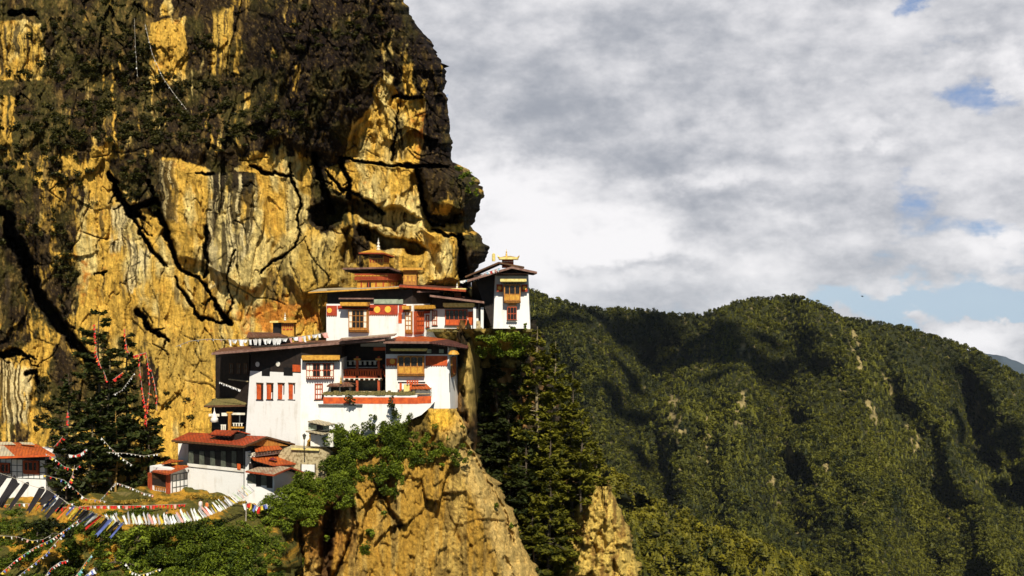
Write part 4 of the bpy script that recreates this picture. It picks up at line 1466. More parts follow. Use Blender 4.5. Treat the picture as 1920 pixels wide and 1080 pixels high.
def hip(L, C, Rr, rise, top=0.0):
    """hip roof from three eave corners (left, near, right): list of slopes, eave edges, apex"""
    L, C, Rr = map(np.asarray, (L, C, Rr))
    B = L + Rr - C
    c = (L + Rr) / 2 + np.array([0, 0, rise])
    q = [L, C, Rr, B]
    if top <= 0:
        polys = [[q[i], q[(i + 1) % 4], c] for i in range(4)]
    else:
        t = [c + (p - (L + Rr) / 2) * top for p in q]
        polys = [[q[i], q[(i + 1) % 4], t[(i + 1) % 4], t[i]] for i in range(4)] + [t]
    return polys, [(L, C), (C, Rr)], c


def solid(name, parent, corners, z0, z1, mat, taper=0.0, label=None):
    """walls from plan corners (x, y) with an optional inward lean"""
    c = np.mean([p[:2] for p in corners], axis=0)
    a = [np.array([p[0], p[1], z0]) for p in corners]
    b = []
    for p in corners:
        d = np.array(p[:2]) - c
        d = d * (1 - taper / (np.linalg.norm(d) + 1e-9))
        b.append(np.array([c[0] + d[0], c[1] + d[1], z1]))
    mb = MB()
    mb.hexa(a, b)
    return mb.build(name, M[mat], parent, label)


def XY(px, Y):
    return np.array([(px - 960) * Y / F, Y])


def Zp(py, Y):
    return (540 - py) * Y / F


def finial(parent, px, py0, py1, Y, name='finial', mat='gilt', fat=1.0):
    p0, p1 = P(px, py1, Y), P(px, py0, Y)
    h = p1[2] - p0[2]
    mb = MB()
    pr = [(.34, 0), (.36, .07), (.22, .10), (.20, .18), (.30, .24), (.26, .34), (.12, .40), (.13, .48), (.22, .53), (.20, .62), (.08, .68), (.10, .76), (.045, .84), (.03, 1.0)]
    mb.lathe(p0, [(r * h * .62 * fat, z * h) for r, z in pr], 10)
    return mb.build(name, M[mat], parent)


def discs(parent, w, pts, rpx, mat='gold', n=.05, name='disc'):
    for px, py in pts:
        s, z = w.hit(px, py)
        r = rpx * w.pt(px, py)[1] / F
        mb = MB()
        ring = [w.w(s + r * math.cos(k * .5236), z + r * math.sin(k * .5236), 0) for k in range(12)]
        mb.hexa(ring, [p + w.n * n for p in ring])
        mb.build(name, M[mat], parent)


def frieze(parent, w, rc, mat='cream', step=.3, sz=.14, n=.06, name='frieze'):
    s0, s1, z0, z1 = w.rect(*rc)
    mb = MB()
    k = 0
    m = max(3, int((s1 - s0) / step))
    comb(mb, w, s0, s1, z0, z1, m, min(.9, sz * m / (s1 - s0)), .004, n)
    return mb.build(name, M[mat], parent)


# ============ corner tower on the shelf
T = thing('tower_temple', P(958, 616, 151), 'white tapering corner tower with carved ochre bay window standing on the cliff edge', 'temple')
wT = W(927, 150.5, 993, 150.5)
zb, zt = Zp(617, 150.5), Zp(512, 150.5)
x0, x1 = XY(925, 150.5), XY(994, 150.5)
solid('wall', T, [x0, x1, x1 + (.2, 8), x0 + (-1.0, 8)], zb, zt, 'white', .55)
wTf = W(928.5, 150.28, 990.5, 150.28)
for rc in ((931, 533, 942, 547), (978, 533, 989, 547)):
    pbox('painted_band', wTf, rc, -.15, .06, 'red', T)
discs(T, wTf, [(936.5, 540), (983.5, 540)], 3.8, 'disc_gold', .11)
window(T, wTf, (945, 533, 976, 564), 3, 1, 'wood', 'glass', .75, True, .40, 'gold', hood=(938, 523, 987, 528, 'pale'), bar=.10)
mb = MB()
for k in range(3):
    lbox(mb, wTf, *wTf.rect(948 + 3.2 * k, 565 + 2.4 * k, 973 - 3.2 * k, 567 + 2.4 * k), -.1, .66 - .16 * k)
mb.build('bracket', M['wood'], T)
window(T, wTf, (951, 575, 969, 600), 3, 2, 'redwood', 'glass', .16, True, .0, whites=(), bar=.07, dent=True)
window(T, wTf, (952, 570, 968, 574), 4, 1, 'wood', 'cream', .2, False, 0, bar=.04, sill=False)
# dark timber wing running back to the cliff
mb = MB()
mb.hexa([P(922, 614, 152), P(926, 614, 151.4), P(900, 612, 163), P(884, 612, 164)], [P(888, 516, 151.5), P(931, 514, 151.5), P(930, 514, 164), P(884, 514, 164)])
mb.build('timber_wing', M['darkwood_shade'], T)
# main gabled roof, seen from its gable
ap, apb = P(960, 499.5, 148), P(950, 506, 166)
rl, rlb = P(876, 525, 147.6), P(874, 528, 165)
rr, rrb = P(1007, 509.5, 148.2), P(1000, 512.5, 160)
roof('roof', T, [[rl, ap, apb, rlb], [ap, rr, rrb, apb]], 'roofdark', .25, [(rl, ap), (ap, rr)], 'fascia')
mb = MB()
mb.hexa([wTf.pt(930, 517, .6), wTf.pt(990, 517, .6), wTf.pt(990, 517, -5), wTf.pt(930, 517, -5)], [wTf.pt(954, 502, .6), wTf.pt(964, 502, .6), wTf.pt(964, 502, -5), wTf.pt(954, 502, -5)])
mb.build('gable', M['darkwood_shade'], T)
pbox('beam', wTf, (931, 512.5, 991, 514.5), .62, .9, 'fascia', T)
# upper roof tier and lantern
p0, p1, p2, p3 = P(868, 521, 152), P(933, 489, 152), P(981, 497, 153), P(900, 505, 160)
roof('upper_roof', T, [[P(872, 518, 152), P(935, 491, 152), P(938, 494, 160), P(880, 520, 160)], [P(935, 491, 152), P(983, 500, 152.5), P(980, 502, 160), P(938, 494, 160)]], 'roofdark', .18, [(P(872, 518, 152), P(935, 491, 152)), (P(935, 491, 152), P(983, 500, 152.5))], 'brown')
wL = W(939, 153, 965, 153)
lan = pbox('lantern', wL, (941, 487, 963, 502), -2.0, 0, 'redwood', T)
frieze(lan, wL, (941, 489.5, 963, 491.5), 'cream', .22, .11)
lt = pbox('lantern_roof', wL, (935, 482.5, 972, 486.5), -2.9, .9, 'pale', T)
for a, b in ((934, -1), (973, 1)):
    mb = MB()
    mb.tube([wL.pt(a - b * 2, 484, .85), wL.pt(a, 481, .9), wL.pt(a + b * .6, 478.5, .9)], [.14, .1, .03], 5)
    mb.build('roof_horn', M['gilt'], lt)
mb = MB()
mb.hexa([wL.pt(938, 482.4, .6), wL.pt(969, 482.4, .6), wL.pt(969, 482.4, -2.6), wL.pt(938, 482.4, -2.6)], [wL.pt(948, 479.5, -.6), wL.pt(958, 479.5, -.6), wL.pt(958, 479.5, -1.6), wL.pt(948, 479.5, -1.6)])
mb.build('roof_cap', M['gilt'], lt)
finial(lt, 949.5, 467, 480.5, 154, fat=.75)
mb = MB(); mb.lathe(P(925.5, 490, 153), [(.22, 0), (.24, .3), (.22, 1.0), (.05, 1.15)], 8); mb.build('victory_banner', M['pale'], T)
pbox('side_door', W(918, 156, 926, 151.2), (920, 585, 924.5, 612), -.05, .08, 'redwood', T)

# ============ low shrine wing between tower and upper temple
S = thing('shrine_wing', P(860, 616, 152), 'low white shrine with a row of arched lattice windows left of the corner tower', 'shrine')
wS = W(806, 152.4, 897, 151.6)
a0, a1 = XY(800, 152.4), XY(897, 151.6)
solid('wall', S, [a0, a1, a1 + (.3, 8), a0 + (-.5, 8)], Zp(618, 152), Zp(566, 152), 'white')
pbox('eave_shade_band', wS, (806, 560, 897, 579), .0, .12, 'darkwood_shade', S)  # dark board carrying the eave shade in its colour
window(S, wS, (835, 580, 877, 610), 5, 1, 'redwood', 'glass', .22, True, .36, 'orange', hood=(833, 568, 891, 574.5, 'pale'), bar=.08, dent=False)
window(S, wS, (811, 582, 820, 610), 2, 3, 'redwood', 'cream', .14, False, 0, bar=.07)
pbox('shutter', wS, (878, 584, 887, 609), .0, .1, 'orange', S)
for px in (890, 904):
    pbox('pillar', W(884, 150.4, 912, 150.4), (px - 2.6, 576, px + 2.6, 616), -.4, 0, 'white', S)
sp = [P(806, 553, 149.8), P(908, 565.5, 149.6), P(906, 560, 161), P(808, 550, 161)]
roof('roof', S, [sp], 'roofdark', .22, [(sp[0], sp[1])], 'fascia')
wl = W(850, 153, 868, 153)
ln = pbox('lantern', wl, (852, 545, 864, 560), -1.3, 0, 'redwood', S)
frieze(ln, wl, (852, 547, 864, 555), 'brown', .22, .12)
lr = pbox('lantern_roof', wl, (846, 540.5, 876, 543.5), -1.8, .7, 'pale', S)
finial(lr, 857, 530, 540.5, 152.5, mat='cream')
mb = MB()
for k in range(5):
    lbox(mb, W(893, 150.2, 904, 150.2), 0, .8, Zp(617, 150.2) + .22 * k, Zp(617, 150.2) + .22 * (k + 1) - .003, -.5 - .25 * k, -.25 * k)
mb.build('stair', M['stone'], S)

# ============ upper temple
B = thing('upper_temple', P(700, 632, 151), 'upper white temple with a red band of gold discs and tiered pagoda roof', 'temple')
wB = W(612, 151.5, 774, 149.0)
wBr = W(774, 149.0, 833, 154.5)
b0, b1, b2 = XY(612, 151.5), XY(774, 149.0), XY(833, 154.5)
solid('wall', B, [b0, b1, b2, b0 + (b2 - b1)], Zp(650, 150), Zp(570, 150), 'white')
solid('upper_storey', B, [b0 + (.1, .12), b1 + (-.05, .15), b2 + (-.1, .1), b0 + (b2 - b1)], Zp(570, 150), Zp(543, 150), 'darkwood_shade')  # storey coloured dark to hold the big roof's shadow
for rc in ((612.6, 573, 632, 591), (692.5, 571, 746, 589.5), (748, 571, 762, 586)):
    pbox('painted_band', wB, rc, 0, .05, 'red', B)
pbox('painted_band', wB, (633, 573, 691, 580), 0, .05, 'red', B)
for rc in ((612.6, 591.2, 632, 593), (692, 589.8, 746, 591.6)):
    frieze(B, wB, rc, 'redwood', .3, .16, .1)
discs(B, wB, [(707.5, 580.5), (727.5, 580)], 6.2, 'disc_gold', .09)
discs(B, wB, [(618, 582)], 4.8, 'disc_gold', .09)
pbox('banner', wB, (747, 586.2, 753.5, 606), .0, .06, 'orange', B)
window(B, wB, (657, 580.5, 692, 619), 5, 3, 'wood', 'glass', .8, False, .12, 'wood', whites=(0, 4), hood=(645, 566.5, 695, 573), bar=.075)
pbox('cornice', wB, (702, 561, 756, 569.5), .0, .22, 'greenboard', B)
# corner bay, its two faces
window(B, wB, (761.5, 583.5, 773.7, 622), 2, 4, 'wood', 'cream', .5, False, .1, 'wood', bar=.07, hood=(759, 573, 772, 579.5))
window(B, wBr, (775.5, 583.5, 790.5, 622), 3, 4, 'redwood', 'orange', .5, False, .1, 'wood', bar=.09, hood=(775, 572, 804, 578.5))
window(B, wBr, (798, 590, 804, 614), 1, 2, 'redwood', 'cream', .12, bar=.1)
pbox('painted_band', wBr, (794.5, 574, 806, 588), 0, .05, 'red', B)
window(B, wBr, (811, 582, 821, 610), 2, 3, 'redwood', 'cream', .12, bar=.1)
pbox('eave_shade_band', wBr, (806, 560, 832, 580), 0, .09, 'darkwood_shade', B)  # eave shade painted as a dark strip
# big roof and its right-hand continuation
rB = [P(578, 547.5, 150.6), P(762, 537.5, 147.9), P(772, 534.5, 160), P(600, 541, 162)]
roof('roof', B, [rB], 'rooftin', .15, [(rB[0], rB[1])], 'gold', label='main roof with a bright gold edge')
rB2 = [P(748, 534.5, 147.5), P(874, 543.5, 151.2), P(866, 538, 163), P(752, 531.5, 160)]
roof('roof', B, [rB2], 'roofdark', .24, [(rB2[0], rB2[1])], 'redwood')
pbox('beam', W(632, 150, 700, 149), (637, 558.5, 702, 561), .2, .45, 'fascia', B)
pbox('beam', W(770, 148.6, 833, 153), (778, 545.5, 818, 548.5), .4, .7, 'fascia', B)
# second tier
wP = W(669, 155.0, 727, 152.8)
wPr = W(727, 152.8, 747, 157.0)
q0, q1, q2 = XY(669, 155.0), XY(727, 152.8), XY(747, 157.0)
tier = solid('gilded_storey', B, [q0, q1, q2, q0 + (q2 - q1)], Zp(545, 154), Zp(526, 154), 'gold')
frieze(tier, wP, (671, 527, 726, 539), 'redwood', 1.05, .22, .06)
pbox('niche', wP, (688, 529.5, 695.5, 538.5), 0, .05, 'dark', tier)
frieze(tier, wPr, (728, 527, 746, 539), 'redwood', 1.0, .22, .06)
mid = solid('cornice', B, [q0 + (-.3, -.15), q1 + (.05, -.35), q2 + (.5, .1), q0 + (q2 - q1)], Zp(525.5, 154), Zp(513, 154), 'redwood')
frieze(mid, W(664, 154.8, 729, 152.4), (664, 521, 728, 525), 'redwood', .35, .2, .05)
frieze(mid, W(664, 154.8, 729, 152.4), (664, 516, 728, 518), 'gold', .6, .45, .04)
pl_, ed, apx = hip(P(643, 502.5, 156.2), P(728, 500.5, 151.3), P(768, 513.5, 158.5), .35, .35)
roof('roof_tier', B, pl_, 'roofdark', .2, ed, 'fascia')
# third tier
s0_, s1_, s2_ = XY(692, 156), XY(719, 155), XY(730, 157)
t3 = solid('lantern', B, [s0_, s1_, s2_, s0_ + (s2_ - s1_)], Zp(502, 155), Zp(478, 155), 'gold')
frieze(t3, W(692, 156, 719, 155), (692.5, 486, 718.5, 492), 'redwood', .45, .2, .06)
frieze(t3, W(692, 156, 719, 155), (692.5, 479, 718.5, 484), 'brown', .3, .24, .16)
frieze(t3, W(719, 155, 730, 157), (719.5, 480, 729.5, 492), 'redwood', .45, .2, .06)
pl_, ed, apx = hip(P(673, 473.5, 157), P(718, 474, 153.6), P(739, 480.5, 157.8), .9, .0)
lr = roof('roof_tier', B, pl_, 'gold', .16, ed, 'redwood', label='small topmost roof painted gold')
finial(lr, 709.5, 446.5, 469, 156, mat='cream', fat=.8)
# little gilded pavilion beside it
g0 = XY(756, 155)
g1 = XY(781, 155)
gp = solid('side_pavilion', B, [g0, g1, g1 + (0, 2), g0 + (0, 2)], Zp(537, 155), Zp(506, 155), 'wood')
frieze(gp, W(756, 155, 781, 155), (757, 515, 780, 528), 'gold', .5, .3, .06)
pbox('pavilion_roof', W(752, 155, 795, 155), (751, 502, 794, 506.5), -2.4, .7, 'gold', B)

# ============ small gilded shrine on the left rock and the brown roof beside it
K = thing('rock_shrine', P(534, 628, 156), 'tiny shrine with golden roof against the rock above the main hall', 'shrine')
wK = W(528, 156, 550, 156)
pbox('body', wK, (528, 606, 551, 630), -1.4, 0, 'gold', K)
frieze(K, wK, (528.5, 607, 550.5, 614), 'redwood', .25, .13, .08)
frieze(K, wK, (529, 616, 550, 619), 'red', .4, .3, .06)
pbox('dark_annex', wK, (511, 605, 527.5, 630), -1.6, -.25, 'dark', K)
kr = pbox('roof', wK, (523, 600.5, 558, 604.5), -2.0, .6, 'gold', K)
pbox('annex_roof', wK, (507, 602, 522.5, 605), -2.0, .4, 'pale', K)
finial(kr, 534.5, 586, 600.5, 155.5, mat='cream', fat=.8)
sh = thing('shed', P(500, 642, 154), 'low shed with faded brown roof tucked behind the main hall roof', 'shed')
shp = [P(462, 632, 152.5), P(540, 630.5, 151.5), P(520, 623.5, 157), P(466, 622.5, 157)]
roof('roof', sh, [shp], 'roofbrown', .16, [(shp[0], shp[1])], 'brown')
pbox('wall', W(466, 154, 540, 153), (466, 633, 536, 652), -2, 0, 'darkwood_shade', sh)

# ============ main hall
E = thing('main_hall', P(600, 800, 146), 'largest white hall with long brown roofs, tall blank tower front and open gallery', 'temple')
wL_ = W(463, 149.0, 564, 145.0)
wF = W(564, 145.0, 640, 145.6)
wR = W(723, 146.2, 841, 146.0)
wRr = W(841, 146.0, 858, 152.5)
e0, e1, e2 = XY(462, 149.0), XY(564, 145.0), XY(640, 145.6)
c = (e0 + e1 + e2) / 3
lowz, topz = Zp(852, 147), Zp(697.5, 147)
# tall front block: leaning walls, white below and eave shade painted as dark timber above
mb = MB()
mb.hexa([np.array([*(e0 + (-.25, -.1)), lowz]), np.array([*(e1 + (0, -.25)), lowz]), np.array([*e2, lowz]), np.array([*(e2 + (0, 6)), lowz]), np.array([*(e0 + (1, 6)), lowz])],
        [np.array([*(e0 + (.5, 0)), topz]), np.array([*(e1 + (0, 0)), topz]), np.array([*e2, topz]), np.array([*(e2 + (0, 6)), topz]), np.array([*(e0 + (1, 6)), topz])])
mb.build('wall', M['white'], E)
wL2 = W(468, 149.0, 564, 145.0)
mb = MB()
mb.hexa([np.array([*(e0 + (.55, .06)), topz]), np.array([*(e1 + (.0, .1)), topz]), np.array([*(e1 + (.6, 6)), topz]), np.array([*(e0 + (1, 6)), topz])],
        [np.array([*(e0 + (.6, .06)), Zp(652, 147)]), np.array([*(e1 + (.0, .1)), Zp(645, 147)]), np.array([*(e1 + (.6, 6)), Zp(645, 147)]), np.array([*(e0 + (1, 6)), Zp(652, 147)])])
mb.build('shade_storey', M['darkwood_shade'], E)
mb = MB()
mb.hexa([np.array([*(e1 + (.02, 0)), topz]), np.array([*e2, topz]), np.array([*(e2 + (0, 6)), topz]), np.array([*(e1 + (.62, 6)), topz])],
        [np.array([*(e1 + (.02, 0)), Zp(672, 145.5)]), np.array([*e2, Zp(672, 145.5)]), np.array([*(e2 + (0, 6)), Zp(672, 145.5)]), np.array([*(e1 + (.62, 6)), Zp(672, 145.5)])])
mb.build('upper_wall', M['white'], E)
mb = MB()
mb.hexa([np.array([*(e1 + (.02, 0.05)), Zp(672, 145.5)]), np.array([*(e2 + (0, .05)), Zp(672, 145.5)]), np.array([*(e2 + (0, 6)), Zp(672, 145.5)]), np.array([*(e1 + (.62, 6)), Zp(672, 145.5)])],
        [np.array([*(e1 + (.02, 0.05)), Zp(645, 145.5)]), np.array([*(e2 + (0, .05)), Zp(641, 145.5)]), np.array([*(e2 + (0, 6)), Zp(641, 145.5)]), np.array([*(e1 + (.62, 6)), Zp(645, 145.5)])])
mb.build('eave_storey', M['darkwood_shade'], E)  # dark stretch of wall painted in place of the eave shade
discs(E, wL2, [(483, 683), (521.5, 682.5)], 4.8, 'oldwhite', .06)
for rc in ((491, 690, 506, 705), (532, 689, 549, 704.5)):
    pbox('small_window', wL2, rc, -.3, .03, 'dark', E)
for x in (487.5, 506.5, 527.5, 547.5):
    w_ = window(E, wL_, (x - 6, 720, x + 6, 749), 1, 1, 'darkwood_shade', 'dark', .06, bar=.09)
    mb = MB()
    lbox(mb, wL_, *wL_.rect(x - 5.5, 721, x + 2.2, 748.5), -.02, .09)
    mb.build('shutter', M['orange'], w_)
    frieze(w_, wL_, (x - 6.5, 717.5, x + 7, 719.8), 'brown', .2, .12, .14)
# left wall, the roof's shade put into its dark timber colour
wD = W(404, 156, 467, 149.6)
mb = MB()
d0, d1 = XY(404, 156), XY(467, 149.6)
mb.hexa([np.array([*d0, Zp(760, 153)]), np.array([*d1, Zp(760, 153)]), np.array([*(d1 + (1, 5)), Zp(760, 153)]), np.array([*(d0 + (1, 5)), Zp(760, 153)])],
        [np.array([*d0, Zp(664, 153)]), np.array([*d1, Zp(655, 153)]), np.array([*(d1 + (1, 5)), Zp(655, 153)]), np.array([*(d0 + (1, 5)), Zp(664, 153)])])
mb.build('shaded_wall', M['darkwood_shade'], E)
for x in (434, 448, 461):
    window(E, wD, (x - 3.5, 681, x + 3.5, 701), 2, 2, 'brown', 'greyglass', .08, bar=.09)
pbox('ledge', wD, (431, 712, 466, 714), 0, .25, 'stone', E)
# front: first bay window, the window under it, orange panel painted as the red band's sunlit triangle
window(E, wF, (574.5, 680.5, 626, 706), 8, 2, 'redwood', 'glass', .6, True, .0, whites=(0, 1, 4, 7), hood=(567, 665.5, 638, 673.5), bar=.055, dent=True, label='bay window with alternating white panels')
frieze(E, wF, (575, 706.5, 626, 710), 'redwood', .3, .2, .62)
window(E, wF, (590, 719, 605.5, 749), 3, 3, 'redwood', 'cream', .14, bar=.10)
pbox('painted_band', wL2, (549.5, 684, 563.5, 697), .0, .12, 'orange', E)
# gallery between the two fronts
gx0, gx1 = XY(636, 150.5), XY(726, 150.5)
solid('gallery_wall', E, [gx0, gx1, gx1 + (0, 2), gx0 + (0, 2)], Zp(762, 150), Zp(645, 150), 'darkwood_shade')
wG = W(630, 147.6, 724, 147.6)
gf = pbox('gallery_floor', wG, (631, 709, 717, 713), -2.9, 0, 'brown', E)
rl_ = pbox('railing', wG, (632, 704, 716, 708.8), -.12, 0, 'redwood', E)
frieze(rl_, wG, (632, 694.5, 716, 703.8), 'orange', .32, .2, .07, 'balusters')
pbox('handrail', wG, (631, 691.5, 717, 694.2), -.14, .06, 'redwood', rl_)
frieze(rl_, wG, (632, 709, 716, 712.5), 'cream', .62, .22, .2, 'beam_ends')
wG2 = W(630, 150.1, 724, 150.1)
frieze(E, wG2, (634, 676, 708, 684), 'cream', .62, .34, .30, 'lattice')
frieze(E, wG2, (634, 688, 708, 689.5), 'cream', .4, .4, .30, 'lattice')
for px in (669.5, 710):
    c_ = pbox('column', wG, (px - 2.2, 668, px + 2.2, 738), -.32, .0, 'redwood', E)
    pbox('capital', wG, (px - 6, 672, px + 6, 675.5), -.36, .03, 'gold', c_)
hd = pbox('porch_hood', wG, (702, 651, 724, 656.5), -.6, .9, 'orange', E)
pbox('lower_gallery_wall', wG2, (634, 714, 716, 740), .0, .30, 'greyglass', E)
# stair down to the right
mb = MB()
a, b = wG.pt(719, 694, .2), wG.pt(744, 735, .9)
for k in range(12):
    t0 = k / 12
    p = a + (b - a) * t0
    mb.box(p + np.array([.12, .25, -.1]), (.14, .55, .05))
for dy in (-.3, .85):
    mb.prism([a + (0, dy, -.1), b + (0, dy, -.1), b + (0, dy, -.42), a + (0, dy, -.42)], (0, .08, 0))
    mb.tube([a + (0, dy, .75), b + (0, dy, .75)], .05, 5)
mb.build('stair', M['redwood'], E)
# right front
r0, r1, r2 = XY(723, 146.2), XY(841, 146.0), XY(858, 152.5)
mb = MB()
mb.hexa([np.array([*r0, Zp(772, 146)]), np.array([*(r1 + (.25, -.1)), Zp(772, 146)]), np.array([*(r2 + (.2, 0)), Zp(772, 146)]), np.array([*(r0 + (1, 6.5)), Zp(772, 146)])],
        [np.array([*r0, Zp(641, 146)]), np.array([*r1, Zp(641, 146)]), np.array([*r2, Zp(648, 152)]), np.array([*(r0 + (1, 6.5)), Zp(641, 146)])])
mb.build('right_wall', M['white'], E)
pbox('eave_shade_band', wR, (723.5, 641.5, 839, 664), .0, .12, 'darkwood_shade', E)  # dark strip standing in for the shade below the right roof
for rc in ((724, 672, 744, 685), (798, 667, 839, 685)):
    pbox('painted_band', wR, rc, 0, .05, 'orange', E)
discs(E, wR, [(736, 677.5)], 5.2, 'disc_gold', .1)
frieze(E, wR, (724, 685.2, 744, 687), 'redwood', .3, .16, .09)
frieze(E, wR, (798, 685.2, 839, 687), 'redwood', .3, .16, .09)
window(E, wR, (746.5, 666.5, 796, 701), 4, 1, 'wood', 'glass', .8, True, .42, 'gold', bar=.12, hood=(734, 652.5, 802, 655.5, 'pale'), dent=False, label='broad ochre bay window with four arches')
for px in (805, 828):
    mb = MB(); mb.box(wR.pt(px, 658, .4), (.30, .12, .26)); mb.build('hung_mirror', M['greenboard'], E)
window(E, wRr, (843.5, 668, 851, 702), 2, 2, 'wood', 'orange', .35, bar=.1)
mb = MB(); mb.lathe(wR.pt(852, 663, 1.5), [(.75, 0), (.72, .12), (.5, .42), (.1, .55)], 10); mb.build('lamp_canopy', M['gold'], E)
mb = MB(); mb.tube([wR.pt(842.5, 700, .08), wR.pt(843.5, 735, .08)], .06, 5); mb.build('drainpipe', M['metal'], E)
# roofs
A0, A1, A2, A3 = P(397, 661.5, 146.5), P(722, 634.5, 142.6), P(742, 626.5, 155.5), P(418, 652, 157)
roof('roof', E, [[A0, A1, A2, A3]], 'roofbrown', .26, [(A0, A1)], 'fascia', label='long low brown roof')
A4 = [P(636, 640.0, 142.9), P(740, 630.5, 142.2), P(744, 627.5, 146), P(640, 636, 147)]
roof('upper_sheet', E, [[q + np.array([0, 0, .18]) for q in A4]], 'roofgrey', .12, [(A4[0] + np.array([0, 0, .18]), A4[1] + np.array([0, 0, .18]))], 'fascia', under=False)
B0, B1, B2, B3, B4 = P(719, 640, 142.8), P(805, 640.5, 142.8), P(838, 635.8, 147.5), P(786, 629.3, 151), P(754, 628, 151)
B5, B6 = P(877, 650, 145.5), P(879, 646.5, 156)
roof('roof', E, [[B0, B1, B2, B3, B4]], 'rooforange', .24, [(B0, B1)], 'fascia', label='reddish roof of the right wing')
roof('roof', E, [[B1, B5, B6, B2]], 'roofdark', .24, [(B5, B6)], 'redwood')

# ============ terrace in front of the gallery
TW = thing('terrace_wall', P(700, 800, 143.5), 'long white retaining wall with an orange stripe and mossy top', 'wall')
wW = W(598, 143.8, 812, 143.4)
t0, t1 = XY(598, 143.8), XY(812, 143.4)
s_, _z = wW.hit(870, 800)
mb = MB()
mb.prism([wW.pt(597, 757.5, 0), wW.pt(812, 756.5, 0), wW.pt(806, 764, -.02), wW.pt(790, 778, 0), wW.pt(740, 800, 0), wW.pt(690, 822, 0), wW.pt(597, 840, 0)], wW.n * -3.2)
mb.build('wall', M['white'], TW)
mb = MB()
lbox(mb, wW, *wW.rect(606, 745, 782, 757), -.7, .03)
mb.prism([wW.pt(782.1, 745, .03), wW.pt(786, 744, .03), wW.pt(808, 743, .03), wW.pt(808, 756, .03), wW.pt(782.1, 757, .03)], wW.n * -.5)
mb.build('painted_band', M['orange'], TW)
pbox('white_band', wW, (608, 741, 782, 744.9), -.66, .02, 'white', TW)
mb = MB()
s0, s1, z0, z1 = wW.rect(606, 734.5, 774, 741)
rr_ = random.Random(4)
x = s0
while x < s1:
    d = rr_.uniform(.25, .5)
    lbox(mb, wW, x, x + d - .02, z0 + .004, z1 + rr_.uniform(-.12, .12), -.7 - rr_.uniform(0, .1), .1 + rr_.uniform(-.08, .08))
    x += d
mb.build('coping', M['moss'], TW)
pbox('ledge', wW, (597, 757.8, 680, 760), 0, .3, 'metal', TW)
mb = MB()
mb.hexa([wW.pt(600, 740, -.7), wW.pt(806, 740, -.7), wW.pt(806, 740, -3), wW.pt(600, 740, -5)], [wW.pt(600, 739, -.7), wW.pt(806, 739, -.7), wW.pt(806, 739, -3), wW.pt(600, 739, -5)])
mb.build('terrace_floor', M['stone'], TW)
GH = thing('gatehouse', P(637, 740, 145), 'small brown roofed porch with golden finial on the terrace', 'porch')
wH = W(612, 144.9, 664, 144.9)
pbox('wall', wH, (617, 722, 657, 738), -1.6, -.3, 'darkwood_shade', GH)
for px in (619, 637, 656):
    pbox('post', wH, (px - 1, 722, px + 1, 738), -.2, 0, 'oldwhite', GH)
gr = roof('roof', GH, [[wH.pt(614, 722.5, .6), wH.pt(664, 722.5, .6), wH.pt(652, 717, -.8), wH.pt(619, 718.5, -.8)], [wH.pt(652, 717, -.8), wH.pt(619, 718.5, -.8), wH.pt(614, 722.5, -2.4), wH.pt(664, 722.5, -2.4)]], 'roofbrown', .12, None)
finial(gr, 639, 703, 719.5, 144.2, mat='gilt', fat=.7)
EN = thing('entrance_gate', P(770, 738, 145), 'little orange roofed entrance gate at the foot of the stair', 'gate')
wE = W(748, 144.6, 810, 144.6)
pbox('wall', wE, (772, 727, 808, 742), -1.6, -.05, 'white', EN)
for px in (751, 770):
    pbox('post', wE, (px - 2, 718, px + 2, 738), -.3, 0, 'orange', EN)
pbox('door_screen', wE, (757, 721, 768, 737), -.3, -.1, 'pale', EN)
frieze(EN, wE, (762, 713, 785, 720), 'orange', .3, .2, .15, 'frieze')
pbox('lintel', wE, (746, 716.5, 797, 719), -.5, -.005, 'darkwood_shade', EN)
roof('roof', EN, [[wE.pt(771, 727.5, .5), wE.pt(809, 727.5, .5), wE.pt(798, 721, -1.2), wE.pt(768, 721.5, -1.2)]], 'rooforange', .12, None)

# ============ shaded shrine left of the tall front
SH = thing('cave_shrine', P(430, 812, 150), 'dark open shrine with one ochre column left of the tall white front', 'shrine')
wQ = W(388, 150.5, 464, 150.0)
pbox('back_wall', wQ, (386, 752, 463, 825), -4, -2.2, 'dark', SH)
q = [wQ.pt(386, 759.5, .7), wQ.pt(463, 758, .7), wQ.pt(459, 748, -2.6), wQ.pt(392, 750, -2.6)]
roof('roof', SH, [q], 'moss', .2, [(q[0], q[1])], 'brown', label='mossy ledge-like roof')
cl_ = pbox('column', wQ, (427.5, 774, 432.5, 808), -.4, 0, 'wood', SH)
pbox('capital', wQ, (425, 771.5, 436, 775), -.45, .05, 'gold', cl_)
pbox('column', wQ, (448, 774, 449.5, 808), -.3, -.1, 'metal', SH)
for rc in ((391, 776, 411, 781), (415, 774, 426, 780), (434, 774, 459, 778)):
    pbox('valance', wQ, rc, -.12, -.06, 'cream', SH)
frieze(SH, wQ, (434, 800, 458, 803), 'gold', .3, .26, .1, 'railing')
frieze(SH, wQ, (436, 793, 456, 799), 'cream', .35, .16, .06, 'butter_lamps')
frieze(SH, wQ, (414, 796, 424, 806), 'cream', .45, .18, .06, 'butter_lamps')
mb = MB()
mb.lathe(P(402, 783, 149.2), [(.55, -.6), (.5, -.1), (.36, .05), (.42, .3), (.2, .55), (.07, .95), (.02, 1.35)], 10)
o = mb.build('stupa', M['oldwhite'], origin=P(402, 790, 149.2), smooth=True)
tag(o, 'small whitewashed stupa under the dark shrine ledge', 'stupa')

